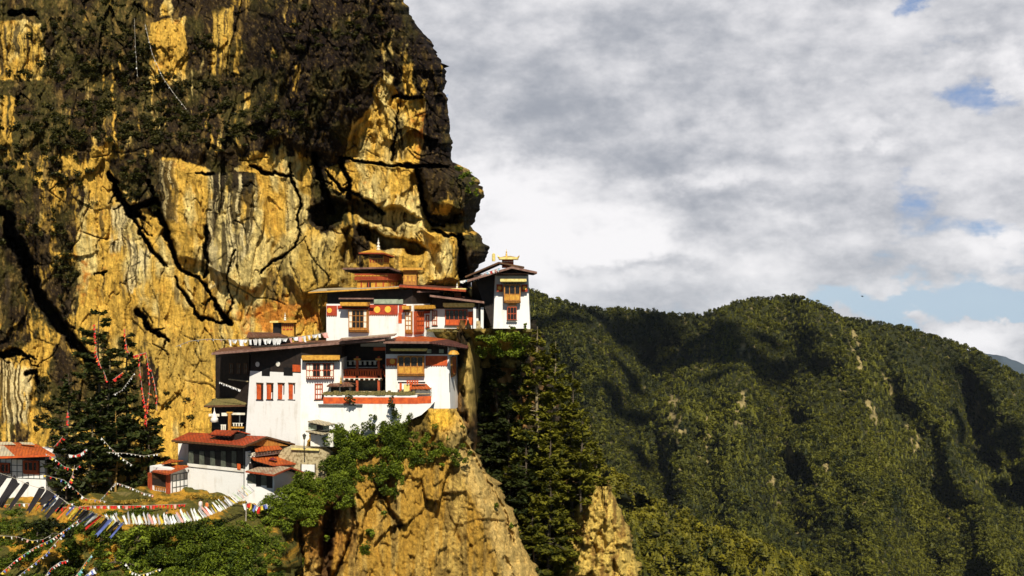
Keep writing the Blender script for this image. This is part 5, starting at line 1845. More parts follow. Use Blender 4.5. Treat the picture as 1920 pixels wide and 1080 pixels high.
# ============ lower lodge with the red roof
G = thing('lodge', P(410, 931, 141), 'red roofed white lodge with five dark windows under its eaves', 'lodge')
wGl = W(352, 144.2, 459, 139.5)
wGr = W(459, 139.5, 548, 144.5)
g0, g1, g2 = XY(352, 144.2), XY(459, 139.5), XY(546, 144.5)
g3 = g0 + (g2 - g1)
solid('wall', G, [g0, g1, g2, g3], Zp(945, 141), Zp(876, 141), 'white')
solid('upper_storey', G, [g0 + (.05, .05), g1 + (0, .08), g2 + (-.1, 0), g3], Zp(876, 141), Zp(835, 141), 'darkwood_shade')
pbox('sill_course', wGl, (353, 874, 459, 879.5), 0, .16, 'oldwhite', G)
for i in range(5):
    x = 358 + i * 20.2
    pbox('window_pier', wGl, (x - 3.4, 846, x + 5.2, 875), 0.0, .1, 'greyglass', G)
for i in range(5):
    x = 370 + i * 20.2
    w_ = pbox('window', wGl, (x - 5.5, 847, x + 6.2, 875), .0, .06, 'dark', G)
pbox('shutter', wGl, (447, 869, 453, 880), .17, .25, 'orange', G)
mb = MB(); mb.tube([wGl.pt(458.6, 838, .12), wGl.pt(458.8, 928, .12)], .05, 5); mb.build('drainpipe', M['metal'], G)
pbox('corner_wall', wGr, (460, 846, 470, 882), 0, .06, 'white', G)
ra, rb, rc_, rd = P(322, 825, 144.5), P(457, 836, 136.8), P(500, 818, 141.5), P(354, 810.5, 149)
re, rf = P(553, 832, 144.5), P(420, 824, 152)
roof('roof', G, [[ra, rb, rc_, rd]], 'roofred', .2, [(ra, rb), (rb, rc_)], 'brown')
roof('roof', G, [[rc_, re, rf, rd]], 'roofdark', .2, [(rc_, re)], 'brown')
la, lb, lc, ld = P(391, 813.5, 142.6), P(433, 815.5, 139.8), P(445, 807, 141.6), P(404, 805.8, 144)
le = P(470, 813, 142.8)
lf = P(430, 812, 145)
pbox('lantern', W(404, 143.2, 444, 140.8), (405, 813, 443, 824), -1.5, 0, 'darkwood_shade', G)
roof('lantern_roof', G, [[la, lb, lc, ld], [lc, le, lf, ld]], 'roofred', .14, None)
mb = MB()
mb.hexa([wGr.pt(464, 836, .05), wGr.pt(540, 836, .05), wGr.pt(540, 836, -3), wGr.pt(464, 836, -3)], [wGr.pt(490, 824, .05), wGr.pt(508, 824, .05), wGr.pt(508, 824, -3), wGr.pt(490, 824, -3)])
mb.build('gable', M['wood'], G)
# canopies on the gable side
roof('canopy', G, [[wGr.pt(466, 844, 1.6), wGr.pt(520, 839.5, 1.2), wGr.pt(521, 835, .1), wGr.pt(476, 838, .1)]], 'rooforange', .1, None, label='ochre upper canopy')
frieze(G, wGr, (464, 845, 519, 850), 'cream', .42, .22, .9, 'bracket_row')
frieze(G, wGr, (464, 851, 520, 853), 'cream', .3, .3, .7, 'bracket_row')
roof('canopy', G, [[wGr.pt(463, 859, 1.6), wGr.pt(486, 866.5, 3.2), wGr.pt(544, 863.5, 2.6), wGr.pt(527, 853.5, .1), wGr.pt(468, 855.5, .1)]], 'rooforange', .12, [(wGr.pt(486, 866.5, 3.2), wGr.pt(544, 863.5, 2.6))], 'redwood', label='orange middle canopy')
pbox('canopy_wall', wGr, (466, 864, 536, 884), .0, .1, 'darkwood_shade', G)
for x in (512, 535):
    pbox('post', wGr, (x - 1.2, 865, x + 1.2, 880), 1.6, 1.8, 'darkwood_shade', G)
# lower porch with its own roof
wPo = W(461, 137.6, 514, 136.6)
wPr2 = W(514, 136.6, 553, 141.5)
h0, h1, h2 = XY(461, 137.6), XY(514, 136.6), XY(553, 141.5)
PO = thing('lodge_porch', P(505, 936, 138), 'small white annex with a mottled maroon roof at the lodge gable', 'annex')
solid('wall', PO, [h0, h1, h2, h0 + (h2 - h1)], Zp(950, 138), Zp(888, 138), 'white')
for rc in ((464, 889, 480, 906), (490, 891, 500, 910)):
    pbox('window', wPo, rc, .0, .06, 'greyglass', PO)
for rc in ((480.3, 888.5, 489.7, 912), (500.3, 889, 511, 915)):
    pbox('window', wPo, rc, .0, .05, 'dark', PO)
pa, pb, pc, pd = P(461, 883, 136.6), P(513, 890, 134.2), P(545, 876, 138.5), P(496, 871, 141)
pe, pf = P(578, 888, 142.5), P(535, 884, 145)
roof('roof', PO, [[pa, pb, pc, pd]], 'roofgrey', .16, [(pa, pb), (pb, pc)], 'redwood')
roof('roof', PO, [[pc, pe, pf, pd]], 'roofdark', .16, [(pc, pe)], 'redwood')
mb = MB(); mb.tube([wPr2.pt(551, 892, .1), wPr2.pt(551.5, 914, .1)], .05, 5); mb.build('drainpipe', M['cream'], PO)

# ============ little hut left of the lodge
Hh = thing('hut', P(318, 928, 143.5), 'little hut with orange roof and white timber grid beside the lodge', 'hut')
wHl = W(281, 145.5, 321, 142.8)
wHr = W(321, 142.8, 354, 145.0)
k0, k1, k2 = XY(281, 145.5), XY(321, 142.8), XY(354, 145.0)
solid('wall', Hh, [k0, k1, k2, k0 + (k2 - k1)], Zp(934, 143.5), Zp(878, 143.5), 'white')
pbox('porch_shade', wHl, (283, 886, 314, 911), 0, .06, 'darkwood_shade', Hh)  # dark sheet painted in for the shade under the porch
frieze(Hh, wHl, (284, 888, 314, 898), 'brown', .3, .14, .12, 'lattice')
frieze(Hh, wHl, (290, 912, 311, 919), 'wood', .4, .3, .1, 'railing')
for px in (283.5, 317.5):
    pbox('post', wHl, (px - 2.4, 886, px + 2.4, 928), .02, .35, 'redwood', Hh)
mb = MB()
s0, s1, z0, z1 = wHr.rect(323, 888, 352, 924)
for k in range(5):
    c_ = s0 + (s1 - s0) * k / 4
    lbox(mb, wHr, c_ - .05, c_ + .05, z0, z1, 0, .05)
for k in range(4):
    c_ = z0 + (z1 - z0) * k / 3
    lbox(mb, wHr, s0, s1, c_ - .05, c_ + .05, 0.002, .046)
mb.build('timber_grid', M['metal'], Hh)
ha, hb, hc, hd_ = P(286, 882.5, 144.8), P(313, 888, 141.5), P(353, 873, 143.5), P(305, 870, 147)
roof('roof', Hh, [[ha, hb, hc, hd_]], 'rooforange', .16, [(ha, hb), (hb, hc)], 'redwood')
ub = [P(303, 869.5, 145), P(322, 866, 144), P(344, 863, 146), P(318, 861, 149)]
roof('upper_roof', Hh, [ub], 'rooforange', .12, None)
pbox('rear_wall', W(330, 148, 356, 148), (334, 832, 354, 872), -1.5, 0, 'oldwhite', Hh)

# ============ house at the far left
I = thing('house', P(40, 950, 146), 'white house with red arched windows and patchwork orange roof at the far left edge', 'house')
wI = W(-40, 147.5, 86, 145.5)
i0, i1 = XY(-60, 147.8), XY(86, 145.5)
solid('wall', I, [i0, i1, i1 + (.6, 7), i0 + (.6, 7)], Zp(960, 146), Zp(853, 146), 'white')
pbox('eave_shade_band', wI, (-30, 853, 85, 861), 0, .1, 'darkwood_shade', I)  # dark strip for the shade below the house eave
mb = MB()
s0, s1, z0, z1 = wI.rect(-20, 861, 85, 896)
for k in range(11):
    c_ = s0 + (s1 - s0) * k / 10
    lbox(mb, wI, c_ - .045, c_ + .045, z0, z1, 0, .05)
for k in range(4):
    c_ = z0 + (z1 - z0) * k / 3
    lbox(mb, wI, s0, s1, c_ - .045, c_ + .045, .002, .046)
mb.build('timber_grid', M['metal'], I)
window(I, wI, (-4, 867, 20, 886), 3, 1, 'redwood', 'glass', .3, True, .0, bar=.14)
window(I, wI, (46, 863, 74, 884), 3, 1, 'redwood', 'glass', .35, True, .0, bar=.16)
ia, ib, ic, id_ = P(-60, 859, 144.5), P(103, 852.5, 142.6), P(68, 832, 148.5), P(-60, 824, 150)
roof('roof', I, [[ia, ib, ic, id_]], 'rooforange', .18, [(ia, ib)], 'orange')
mb = MB()
for q in ([(-55, 856.5), (28, 855), (8, 836), (-55, 833)], [(0, 834.5), (30, 834), (22, 829), (-20, 829)], [(42, 833.5), (66, 834.5), (60, 830), (36, 829)]):
    pts = []
    n_ = np.cross(ib - ia, id_ - ia); n_ /= np.linalg.norm(n_)
    if n_[2] < 0: n_ = -n_
    for x_, y_ in q:
        d = P(x_, y_, 1.0)
        pts.append(d * (ia.dot(n_) / d.dot(n_)) + n_ * .006)
    mb.prism(pts, n_ * .03)
mb.build('roof_patch', M['rooftin'], I)

# ============ sheds, lamp, masonry below the tall front
J = thing('store_shed', P(600, 812, 141.5), 'faded green board shed with tin roof below the tall white front', 'shed')
wJ = W(574, 141.5, 606, 140.8)
pbox('wall', wJ, (578, 794, 603, 806), -2.2, 0, 'greenboard', J)
pbox('opening', wJ, (594, 796, 603.3, 806.2), -.4, .03, 'dark', J)
ja = [P(577, 789.5, 140.8), P(611, 797, 139.6), P(628, 794.5, 142.2), P(596, 786.5, 143.6)]
roof('roof', J, [ja], 'rooftin', .12, None)
J2 = thing('store_shed', P(600, 825, 140.5), 'low white lean-to with grey tin roof under the green shed', 'shed')
jb = [P(573, 807.5, 140.6), P(607, 814, 139.2), P(620, 809.5, 141.5), P(590, 806, 142.6)]
roof('roof', J2, [jb], 'rooftin', .12, None)
pbox('wall', W(578, 141, 620, 140.4), (580, 813, 622, 838), -1.6, -.4, 'oldwhite', J2)
mb = MB()
SW = thing('stone_wall', P(580, 885, 140), 'rough pale masonry wall below the lamp post', 'wall')
wSW = W(520, 142.2, 640, 140.2)
mb.prism([wSW.pt(522, 846, 0), wSW.pt(536, 839, 0), wSW.pt(600, 843, 0), wSW.pt(612, 852, 0), wSW.pt(612, 900, 0), wSW.pt(522, 905, 0)], wSW.n * -2.2)
mb.build('masonry', M['stone'], SW)
pbox('coping', wSW, (548, 840.5, 600, 843.5), .003, .35, 'pale', SW)
mb = MB()
lbox(mb, wSW, *wSW.rect(566, 871, 592, 885), 0, .06)
mb.build('white_patch', M['white'], SW)
for x in (565, 591.5):
    pbox('post', wSW, (x - .7, 869, x + .7, 888), .06, .16, 'darkwood_shade', SW)
LP = thing('lamp_post', P(570, 843, 139.6), 'slim dark lantern post in front of the tall white wall', 'lamp')
mb = MB(); mb.tube([P(570, 843, 139.6), P(570.5, 824, 139.6)], [.09, .05], 6); mb.build('post', M['metal'], LP)
b_ = P(570.6, 824, 139.6)
mb = MB(); mb.lathe(b_, [(.10, 0), (.13, .04), (.24, .52)], 4); mb.build('lantern_glass', M['greyglass'], LP)
mb = MB(); mb.lathe(b_ + np.array([0, 0, .525]), [(.30, 0), (.28, .05), (.06, .2), (.02, .28)], 4); mb.build('lantern_cap', M['metal'], LP)
# ------------------------------------------------------------------ plants
def pb(px, py, Y, rx, ry=None, rd=None):
    """a shrub lump: centre pixel and depth, half-sizes in pixels"""
    k = Y / F
    ry = rx if ry is None else ry
    return (*P(px, py, Y), rx * k, (rd or rx) * k, ry * k)


def fill_blobs(poly, n, Yf, rmin, rmax, seed, squash=.75):
    r = np.random.default_rng(seed)
    p = np.array(poly, float)
    out = []
    while len(out) < n:
        x, y = r.uniform(p[:, 0].min(), p[:, 0].max()), r.uniform(p[:, 1].min(), p[:, 1].max())
        if sdpoly(np.array([x]), np.array([y]), poly)[0] > 0: continue
        s = r.uniform(rmin, rmax)
        out.append(pb(x, y, Yf(x, y), s, s * squash))
    return out


# bushes on the brow of the buttress
shrub_mass('ledge_shrubbery', [pb(*b) for b in [
    (632, 806, 142.4, 16, 18), (640, 835, 141.8, 26, 24), (622, 868, 140.6, 24, 24), (655, 870, 140.8, 26, 26), (640, 900, 139.8, 26, 22), (668, 815, 142.4, 20, 20), (690, 800, 142.8, 16, 14), (690, 840, 141.6, 26, 22),
    (720, 818, 142.2, 22, 18), (745, 795, 142.4, 16, 20), (752, 815, 142, 24, 20), (730, 845, 141.2, 24, 18), (764, 846, 141.4, 22, 18), (700, 780, 143, 9, 10), (770, 785, 142.8, 11, 14), (742, 776, 143, 10, 12),
    (785, 830, 141.6, 15, 12), (800, 855, 141, 14, 12), (825, 842, 141.6, 16, 12), (848, 850, 141.6, 14, 10), (872, 838, 142.4, 10, 8), (735, 880, 140.4, 16, 16), (748, 900, 140, 12, 16), (742, 925, 139.8, 10, 14), (705, 880, 140.4, 14, 12),
    (608, 905, 139, 22, 18), (660, 935, 138.8, 14, 12), (815, 800, 142.2, 6, 5), (858, 870, 141.4, 9, 7), (780, 862, 141, 10, 8)]] + fill_blobs([(615, 800), (700, 790), (770, 800), (800, 850), (760, 900), (735, 930), (690, 890), (640, 930), (600, 900)], 80, lambda x, y: 142.2 - (y - 800) * .022, 11, 20, 54) + fill_blobs([(770, 810), (860, 830), (885, 850), (850, 880), (780, 870)], 22, lambda x, y: 141.6, 6, 11, 55),
      .15, M['leaf_bush'], 'dense green bushes covering the brow of the rock buttress', .42, .42, 1.2, seed=11)
shrub_mass('ledge_shrubbery', [pb(*b) for b in [
    (560, 905, 136.4, 26, 16), (590, 915, 136.2, 26, 20), (620, 930, 136, 28, 20), (650, 925, 136.4, 20, 20), (535, 925, 135, 28, 20), (505, 945, 133.5, 26, 18), (560, 945, 134.6, 34, 20), (600, 955, 134.4, 26, 14),
    (520, 970, 132.6, 26, 18), (488, 975, 131.6, 24, 18), (555, 968, 133.6, 20, 10), (472, 1000, 130, 24, 20), (500, 1005, 130.6, 20, 18), (640, 950, 135.6, 20, 10)]] + fill_blobs([(480, 960), (560, 890), (640, 890), (670, 930), (640, 960), (520, 1000), (470, 1010)], 50, lambda x, y: 134.5 - (y - 930) * .03, 12, 22, 51),
    .145, M['leaf_bush'], 'bright green sunlit bushes spilling over the edge beside the lodge', .64, .34, 1.0, seed=13)
shrub_mass('slope_shrubbery', [pb(*b) for b in [
    (300, 1000, 126, 30, 18), (340, 1000, 126, 34, 22), (380, 1005, 126, 34, 24), (420, 1010, 127, 34, 26), (450, 1035, 127, 30, 24), (300, 1045, 123, 34, 26), (350, 1045, 123, 38, 28), (400, 1055, 124, 36, 28), (440, 1075, 125, 34, 26),
    (330, 1085, 121, 40, 22), (385, 1095, 121, 40, 22), (280, 1085, 120, 34, 22), (485, 1040, 128.5, 24, 22), (500, 1075, 128.5, 22, 22), (450, 985, 129, 16, 12), (410, 980, 129, 20, 8), (470, 1100, 127, 36, 20), (250, 1065, 120, 24, 20), (520, 1040, 131, 14, 30)]] + fill_blobs([(230, 990), (440, 985), (520, 1000), (540, 1090), (240, 1100)], 130, lambda x, y: slope_Y(x, y) - .7, 14, 26, 52),
    .155, M['leaf_bush'], 'mixed green and olive bushes covering the lower slope', .33, .42, 1.0, seed=15)
shrub_mass('slope_shrubbery', [pb(*b) for b in [
    (20, 985, 127, 40, 14), (80, 995, 126, 34, 18), (120, 1000, 126, 26, 16), (150, 985, 128, 24, 8), (50, 1040, 122, 30, 10), (10, 1060, 120, 26, 12), (120, 1070, 119, 26, 12), (180, 1010, 124, 24, 16), (195, 1060, 119, 28, 18), (60, 1085, 117, 30, 12),
    (130, 945, 131, 26, 10), (160, 965, 130, 20, 8), (260, 960, 129, 28, 8), (210, 965, 129, 24, 7), (330, 970, 129, 30, 7), (30, 960, 130, 26, 7), (380, 975, 129, 20, 6)]] + fill_blobs([(-20, 975), (150, 970), (240, 990), (230, 1100), (-20, 1100)], 80, lambda x, y: slope_Y(x, y) - .5, 10, 20, 53),
    .155, M['leaf_bush'], 'dark low bushes on the steep slope under the flag lines', .26, .34, .9, seed=17)
shrub_mass('buttress_scrub', [pb(*b) for b in [(692, 1000, 137.6, 12, 16), (688, 1030, 137.2, 14, 18), (678, 1060, 136.8, 14, 18), (668, 1085, 136.6, 18, 16), (755, 960, 138.4, 8, 8), (800, 815, 141.8, 9, 6), (840, 825, 142.4, 9, 7), (868, 800, 143.6, 5, 5), (930, 945, 141, 7, 8),
                                           (720, 962, 138.6, 7, 6), (573, 1050, 137.2, 6, 16), (590, 985, 137.6, 8, 6), (958, 985, 141.4, 7, 7), (612, 1010, 138, 6, 8), (830, 870, 141, 7, 5)]],
           .22, M['leaf_bush'], 'strips of green scrub growing in the buttress cracks', .48, .3, 1.0, seed=19)
shrub_mass('shelf_shrubbery', [pb(*b) for b in [(897, 634, 148.6, 14, 9), (915, 634, 148.2, 22, 12), (945, 628, 148.2, 20, 14), (972, 628, 148.2, 20, 14), (990, 640, 148.8, 14, 18), (930, 655, 149.6, 22, 16), (965, 655, 149.6, 24, 18), (900, 658, 150.5, 16, 14), (985, 612, 148.2, 5, 7), (960, 614, 148.2, 7, 5)]],
           .22, M['leaf_bush'], 'leafy shrubs hanging over the rock shelf under the corner tower', .46, .34, 1.0, seed=21)
shrub_mass('cliff_top_scrub', [pb(*b) for b in [(858, 316, 157.5, 12, 5), (872, 326, 158, 12, 7), (884, 340, 158.6, 10, 9), (891, 358, 159, 7, 10), (864, 332, 156.6, 10, 5), (878, 356, 157.4, 7, 9)]],
           .24, M['leaf_bush'], 'yellow green scrub on top of the overhanging rock corner', .45, .3, .9, seed=23)

# scrub clinging to the dark ledges of the cliff
r_ = np.random.default_rng(31)
spots = []
zones = [(250, 190, 210, 70, 95), (120, 90, 70, 80, 40), (200, 60, 60, 60, 26), (240, 110, 50, 60, 30), (400, 210, 90, 50, 36), (180, 240, 110, 40, 44), (60, 250, 70, 40, 24), (260, 330, 45, 45, 26), (60, 430, 70, 40, 26),
         (375, 80, 24, 22, 10), (540, 215, 60, 25, 16), (120, 330, 50, 30, 18), (30, 135, 24, 10, 8), (110, 590, 20, 26, 6), (80, 760, 30, 60, 16), (330, 235, 110, 30, 30), (620, 60, 130, 40, 26), (480, 250, 70, 24, 16), (20, 320, 40, 40, 14), (120, 480, 30, 60, 12), (330, 760, 30, 40, 8)]
for cx, cy, sx, sy, n in zones:
    for _ in range(n):
        px, py = cx + r_.normal() * sx * .55, cy + r_.normal() * sy * .55
        if px < -30 or py < -30 or px > 760: continue
        y = cliff_Y(px, py) - .35
        s = r_.uniform(4, 12) * (1.2 if cy < 260 else .9)
        spots.append(pb(px, py, y, s * r_.uniform(.9, 1.6), s * .65, s * .7))
shrub_mass('cliff_scrub', spots, .25, M['leaf_cliff'], 'dark scrub clinging to the ledges of the upper cliff', .45, .36, .75, seed=33)
# dry golden grass on the terrace
shrub_mass('dry_grass', [pb(*b) for b in [(400, 934, 138.6, 45, 4, 6), (370, 931, 139.6, 30, 3, 5), (300, 938, 140.2, 40, 5, 8), (240, 940, 140.2, 40, 4, 8), (330, 950, 137.5, 40, 4, 8), (440, 942, 136.5, 26, 3, 6), (180, 945, 139, 30, 3, 6)]],
           .16, M['leaf_dry'], 'dry golden grass along the foot of the lodge', .55, .3, .8, seed=35, up=.1)


def bush(name, label, blobs, mat, base, var, size=.2, seed=1, cat='shrub'):
    c = np.array(blobs[0][:3])
    root = thing(name, c - np.array([0, 0, blobs[0][5] * 1.2]), label, cat)
    mb = MB()
    o = c - np.array([0, 0, blobs[0][5] * 1.2])
    for b in blobs[:5]:
        mb.tube([o, (o + np.array(b[:3])) / 2 + np.array([.1, 0, .1]), np.array(b[:3])], [.12, .08, .03], 5)
    mb.build('stem', M['bark'], root)
    shrub_mass('crown', blobs, size, mat, None, base, var, 1.0, kind=None, seed=seed, parent=root)
    return root


bush('wall_shrub', 'small dark round bush growing on the orange striped wall, left of the pair', [pb(655, 747, 142.7, 9, 9), (pb(661, 752, 142.7, 7, 6))], M['leaf_dark'], .6, .35, .17, 41)
bush('wall_shrub', 'upright dark bush hanging over the orange striped wall, right of the pair', [pb(735, 748, 142.4, 8, 9), pb(734, 758, 142.3, 8, 7), pb(738, 768, 142.3, 8, 8)], M['leaf_dark'], .7, .35, .17, 42)
bush('broadleaf_tree', 'lime green rounded tree below the flag line, brightest on the slope', [pb(252, 1000, 122, 18, 15), pb(240, 1008, 122, 14, 12), pb(265, 995, 122, 14, 12), pb(255, 1018, 122, 16, 10), pb(272, 1010, 122, 10, 10)], M['leaf_lime'], .45, .4, .27, 43, 'tree')
bush('broadleaf_tree', 'pale green loose tree at the bottom edge beside a white flag string', [pb(215, 1040, 118, 18, 12), pb(232, 1052, 118, 18, 10), pb(205, 1056, 118, 16, 12), pb(262, 1062, 117, 20, 12), pb(285, 1070, 117, 16, 10), pb(245, 1075, 117, 24, 10)], M['leaf_lime'], .22, .35, .27, 44, 'tree')
bush('broadleaf_tree', 'mid green bushy tree left of the lime green one', [pb(190, 1000, 122.5, 16, 12), pb(205, 1012, 122.5, 18, 14), pb(185, 1020, 122.5, 14, 12)], M['leaf_bush'], .45, .3, .27, 45, 'tree')
bush('broadleaf_tree', 'dark rounded tree below the large white flags', [pb(70, 985, 124, 26, 16), pb(100, 990, 124, 26, 16), pb(125, 1000, 124, 18, 14), pb(85, 1008, 124, 28, 12)], M['leaf_dark'], .55, .35, .25, 46, 'tree')

# conifers right of the buttress; leaf_dark puts the gully's shade into the needles
for a in [
    ('tall olive conifer with bare lower trunk rising straight below the corner tower', 1008, 612, 1015, 152, 112, 'leaf_con', .66, 1, 'palebark'),
    ('olive conifer just right of the one under the tower, its tip a little lower', 1042, 640, 1030, 153, 112, 'leaf_con', .66, 2, 'palebark'),
    ('broad sunlit conifer with long level boughs on the outer edge of the group', 1074, 700, 1050, 152, 108, 'leaf_con', .70, 3, 'bark'),
    ('outermost lower conifer standing above the yellow rock spur', 1090, 770, 960, 147.5, 84, 'leaf_con', .68, 4, 'bark'),
    ('dark conifer half in shadow close under the tower shrubs', 975, 640, 1000, 156, 105, 'leaf_dark', .55, 5, 'bark'),
    ('blackish conifer deep in the shadowed gully near the buttress top', 930, 660, 960, 158, 96, 'leaf_dark', .40, 6, 'bark'),
    ('shaded conifer in the middle of the gully, in front of orange rock', 955, 720, 1060, 155, 100, 'leaf_dark', .45, 7, 'bark'),
    ('small black conifer against the gully wall beside the tan rock', 912, 700, 900, 160, 66, 'leaf_dark', .35, 8, 'bark'),
    ('olive lower conifer with drooping boughs in front of the group', 1032, 800, 1110, 148, 120, 'leaf_con', .64, 9, 'bark'),
    ('dark lower conifer at the foot of the gully beside the buttress edge', 985, 800, 1110, 150, 105, 'leaf_dark', .50, 10, 'bark'),
    ('ragged conifer growing at the left foot of the yellow rock spur', 1030, 850, 1120, 146.5, 84, 'leaf_con', .42, 11, 'bark'),
    ('short conifer behind the yellow rock spur tip', 1116, 820, 980, 158, 62, 'leaf_con', .50, 12, 'bark'),
    ('lowest conifer poking up from the bottom edge in the gully', 1000, 940, 1180, 146, 84, 'leaf_con', .38, 13, 'bark'),
]:
    conifer('conifer', a[0], a[1], a[2], a[3], a[4], a[5], a[6], a[7], .36, seed=100 + a[8], bark=a[9], group='conifers beside the buttress', bare=.12, gap=.12, dens=1.25)

# dark conifers left of the lodge
for a in [
    ('flat topped dark conifer hung with a long red streamer, tallest by the cliff', 186, 580, 905, 150, 120, .62, 1, 'bark', .22, .42),
    ('dark conifer right of the flat topped one, hung with red cloth', 240, 618, 905, 152, 108, .55, 2, 'bark', .2, .36),
    ('slender dark conifer with twin pale trunk in the middle of the grove', 206, 660, 925, 148.5, 120, .55, 3, 'palebark', .1, .34),
    ('dark conifer nearest the far left house', 128, 700, 920, 150, 108, .50, 4, 'bark', .05, .1),
    ('dense dark conifer with mottled trunk left of the centre of the grove', 170, 745, 940, 146.5, 128, .50, 5, 'palebark', .05, .05),
    ('bushy dark conifer with a yellow lower trunk beside the hut', 217, 770, 932, 146, 120, .45, 6, 'goldbark', .25, .05),
    ('dark conifer closest to the lodge roof', 276, 745, 912, 149, 100, .52, 7, 'bark', .05, .1),
    ('low spreading dark conifer in front of the left grove', 122, 820, 955, 144.5, 100, .50, 8, 'bark', .02, .05),
]:
    conifer('conifer', a[0], a[1], a[2], a[3], a[4], a[5], 'leaf_dark', a[6], .36, flat=.3, seed=200 + a[7], bark=a[8], group='conifers left of the lodge', bare=a[9], gap=a[10] + .08, dens=1.0, top=.22 if a[7] == 1 else .08)

# ------------------------------------------------------------------ prayer flags
FLAG = {}


def flag_mesh(col, var):
    key = (col, var)
    if key in FLAG: return FLAG[key]
    r = random.Random(var * 7 + 1)
    ph, am = r.uniform(0, 6), r.uniform(.22, .42)
    v, f = [], []
    n = 4
    for j in range(n + 1):
        for i in range(n + 1):
            x, z = i / n - .5, -j / n
            y = am * (j / n) * math.sin(ph + 3.2 * i / n + 2 * j / n)
            v.append((x * (1 - .28 * j / n) + .22 * (j / n) ** 2 * math.sin(ph * 1.7), y, z + .08 * math.sin(ph + i)))
    for j in range(n):
        for i in range(n):
            a = j * (n + 1) + i
            f.append((a, a + 1, a + n + 2, a + n + 1))
    me = bpy.data.meshes.new('flag')
    me.from_pydata(v, [], f)
    me.materials.append(M['f_' + col])
    FLAG[key] = me
    return me


def flag_line(label, pts, n, w, h, cols, lean=(0, 0, -1), jit=.25, sag=.0, group=None, rope=.025, seed=1, t0=0.0, t1=1.0, face=None, name='prayer_flag_line'):
    """pts: (px, py, Y); n flags w x h metres hung between t0 and t1 of the line"""
    r = random.Random(seed)
    q = [P(*p) for p in pts]
    root = thing(name, q[0], label, 'prayer flags', group)
    seg = [0]
    for a, b in zip(q, q[1:]):
        seg.append(seg[-1] + np.linalg.norm(b - a))
    def at(t):
        d = t * seg[-1]
        for i in range(len(q) - 1):
            if d <= seg[i + 1] or i == len(q) - 2:
                k = (d - seg[i]) / (seg[i + 1] - seg[i] + 1e-9)
                p = q[i] + (q[i + 1] - q[i]) * k
                return p - np.array([0, 0, sag * 4 * k * (1 - k)]), (q[i + 1] - q[i]) / (seg[i + 1] - seg[i] + 1e-9)
    mb = MB()
    mb.tube([at(k / 24)[0] for k in range(25)], rope, 4)
    mb.build('rope', M['rope'], root)
    for k in range(n):
        t = t0 + (t1 - t0) * (k + .5 + r.uniform(-.2, .2)) / n
        p, tv = at(t)
        col = cols[k % len(cols)] if r.random() < .8 else r.choice(cols)
        o = bpy.data.objects.new('flag', flag_mesh(col, r.randrange(4)))
        COL.objects.link(o)
        o.parent = root
        tv = Vector(tv)
        if abs(tv.z) > .85: tv = (tv + Vector((1, 0, 0))).normalized()
        d = Vector(lean) + Vector((r.uniform(-jit, jit), r.uniform(-jit, jit), r.uniform(-jit, jit) * .5))
        d.normalize()
        d = (d - tv * d.dot(tv) * .35).normalized()
        nn = tv.cross(d)
        if nn.length < .1: nn = Vector((0, 1, 0))
        nn.normalize()
        ww, hh = w * r.uniform(.6, 1.25), h * r.uniform(.6, 1.25)
        m = Matrix.Identity(4)
        loc = p - ORG[root.name]
        for i in range(3):
            m[i][0], m[i][1], m[i][2], m[i][3] = tv[i] * ww, nn[i] * ww, -d[i] * hh, loc[i]
        o.matrix_local = m
    return root


G1 = 'prayer flag lines on the slope'
MIX = ['white', 'red', 'yellow', 'blue', 'green', 'white', 'pink', 'orange']
flag_line('white and pastel flags streaming from the right end of the long rope', [(205, 985, 122), (240, 982, 122), (320, 982, 123), (372, 974, 124.5), (420, 955, 127), (450, 938, 130), (478, 920, 134)], 58, .30, 1.2, ['white', 'palegreen', 'white', 'grey', 'pink', 'white', 'grey', 'yellow', 'white'], (-.75, -.1, .5), .25, seed=3, group=G1)
flag_line('huge dark and grey flags streaming over the white house corner', [(-30, 876, 116), (30, 898, 116), (62, 912, 116), (90, 918, 116), (130, 945, 116)], 7, .9, 2.6, ['black', 'black', 'black', 'grey', 'black'], (-.75, -.1, -.7), .2, seed=4, group=G1)
flag_line('broad flags of black, blue, white and orange on the middle of the rope', [(88, 918, 116.5), (130, 946, 117), (165, 958, 118), (200, 972, 120), (232, 982, 121)], 22, .38, 1.9, ['black', 'white', 'blue', 'white', 'red', 'black', 'orange', 'blue', 'yellow', 'black', 'red'], (-.85, -.1, -.45), .16, seed=5, group=G1)
flag_line('row of red flags strung level below the hut', [(100, 952, 133), (190, 948, 134), (270, 948, 135), (350, 945, 136)], 38, .34, .42, ['red', 'red', 'red', 'red', 'white', 'red', 'pink'], (0, 0, -1), .2, seed=6, group=G1)
flag_line('faded red and white flags strung low at the left edge', [(-20, 950, 121), (30, 944, 121), (90, 945, 122), (140, 944, 124)], 18, .22, .32, ['red', 'white', 'pink', 'red', 'yellow', 'white'], (0, 0, -1), .3, seed=7, group=G1)
flag_line('sparse flags on the rope crossing just above the hut roof line', [(80, 890, 138), (120, 900, 138), (160, 935, 138), (200, 940, 137)], 14, .28, .3, MIX, (0, 0, -1), .3, seed=8, group=G1)
flag_line('little coloured flags dropping from the yellow trunk to the grass', [(217, 905, 140), (200, 925, 140), (185, 940, 140)], 8, .28, .28, ['white', 'cyan', 'white', 'yellow', 'red'], (-.2, 0, -1), .3, seed=9, group=G1)
flag_line('white flags from the yellow trunk towards the hut', [(217, 905, 140), (240, 912, 140), (268, 924, 140), (288, 928, 141)], 14, .24, .24, ['white', 'pink', 'white', 'grey'], (0, 0, -1), .3, seed=10, group=G1)
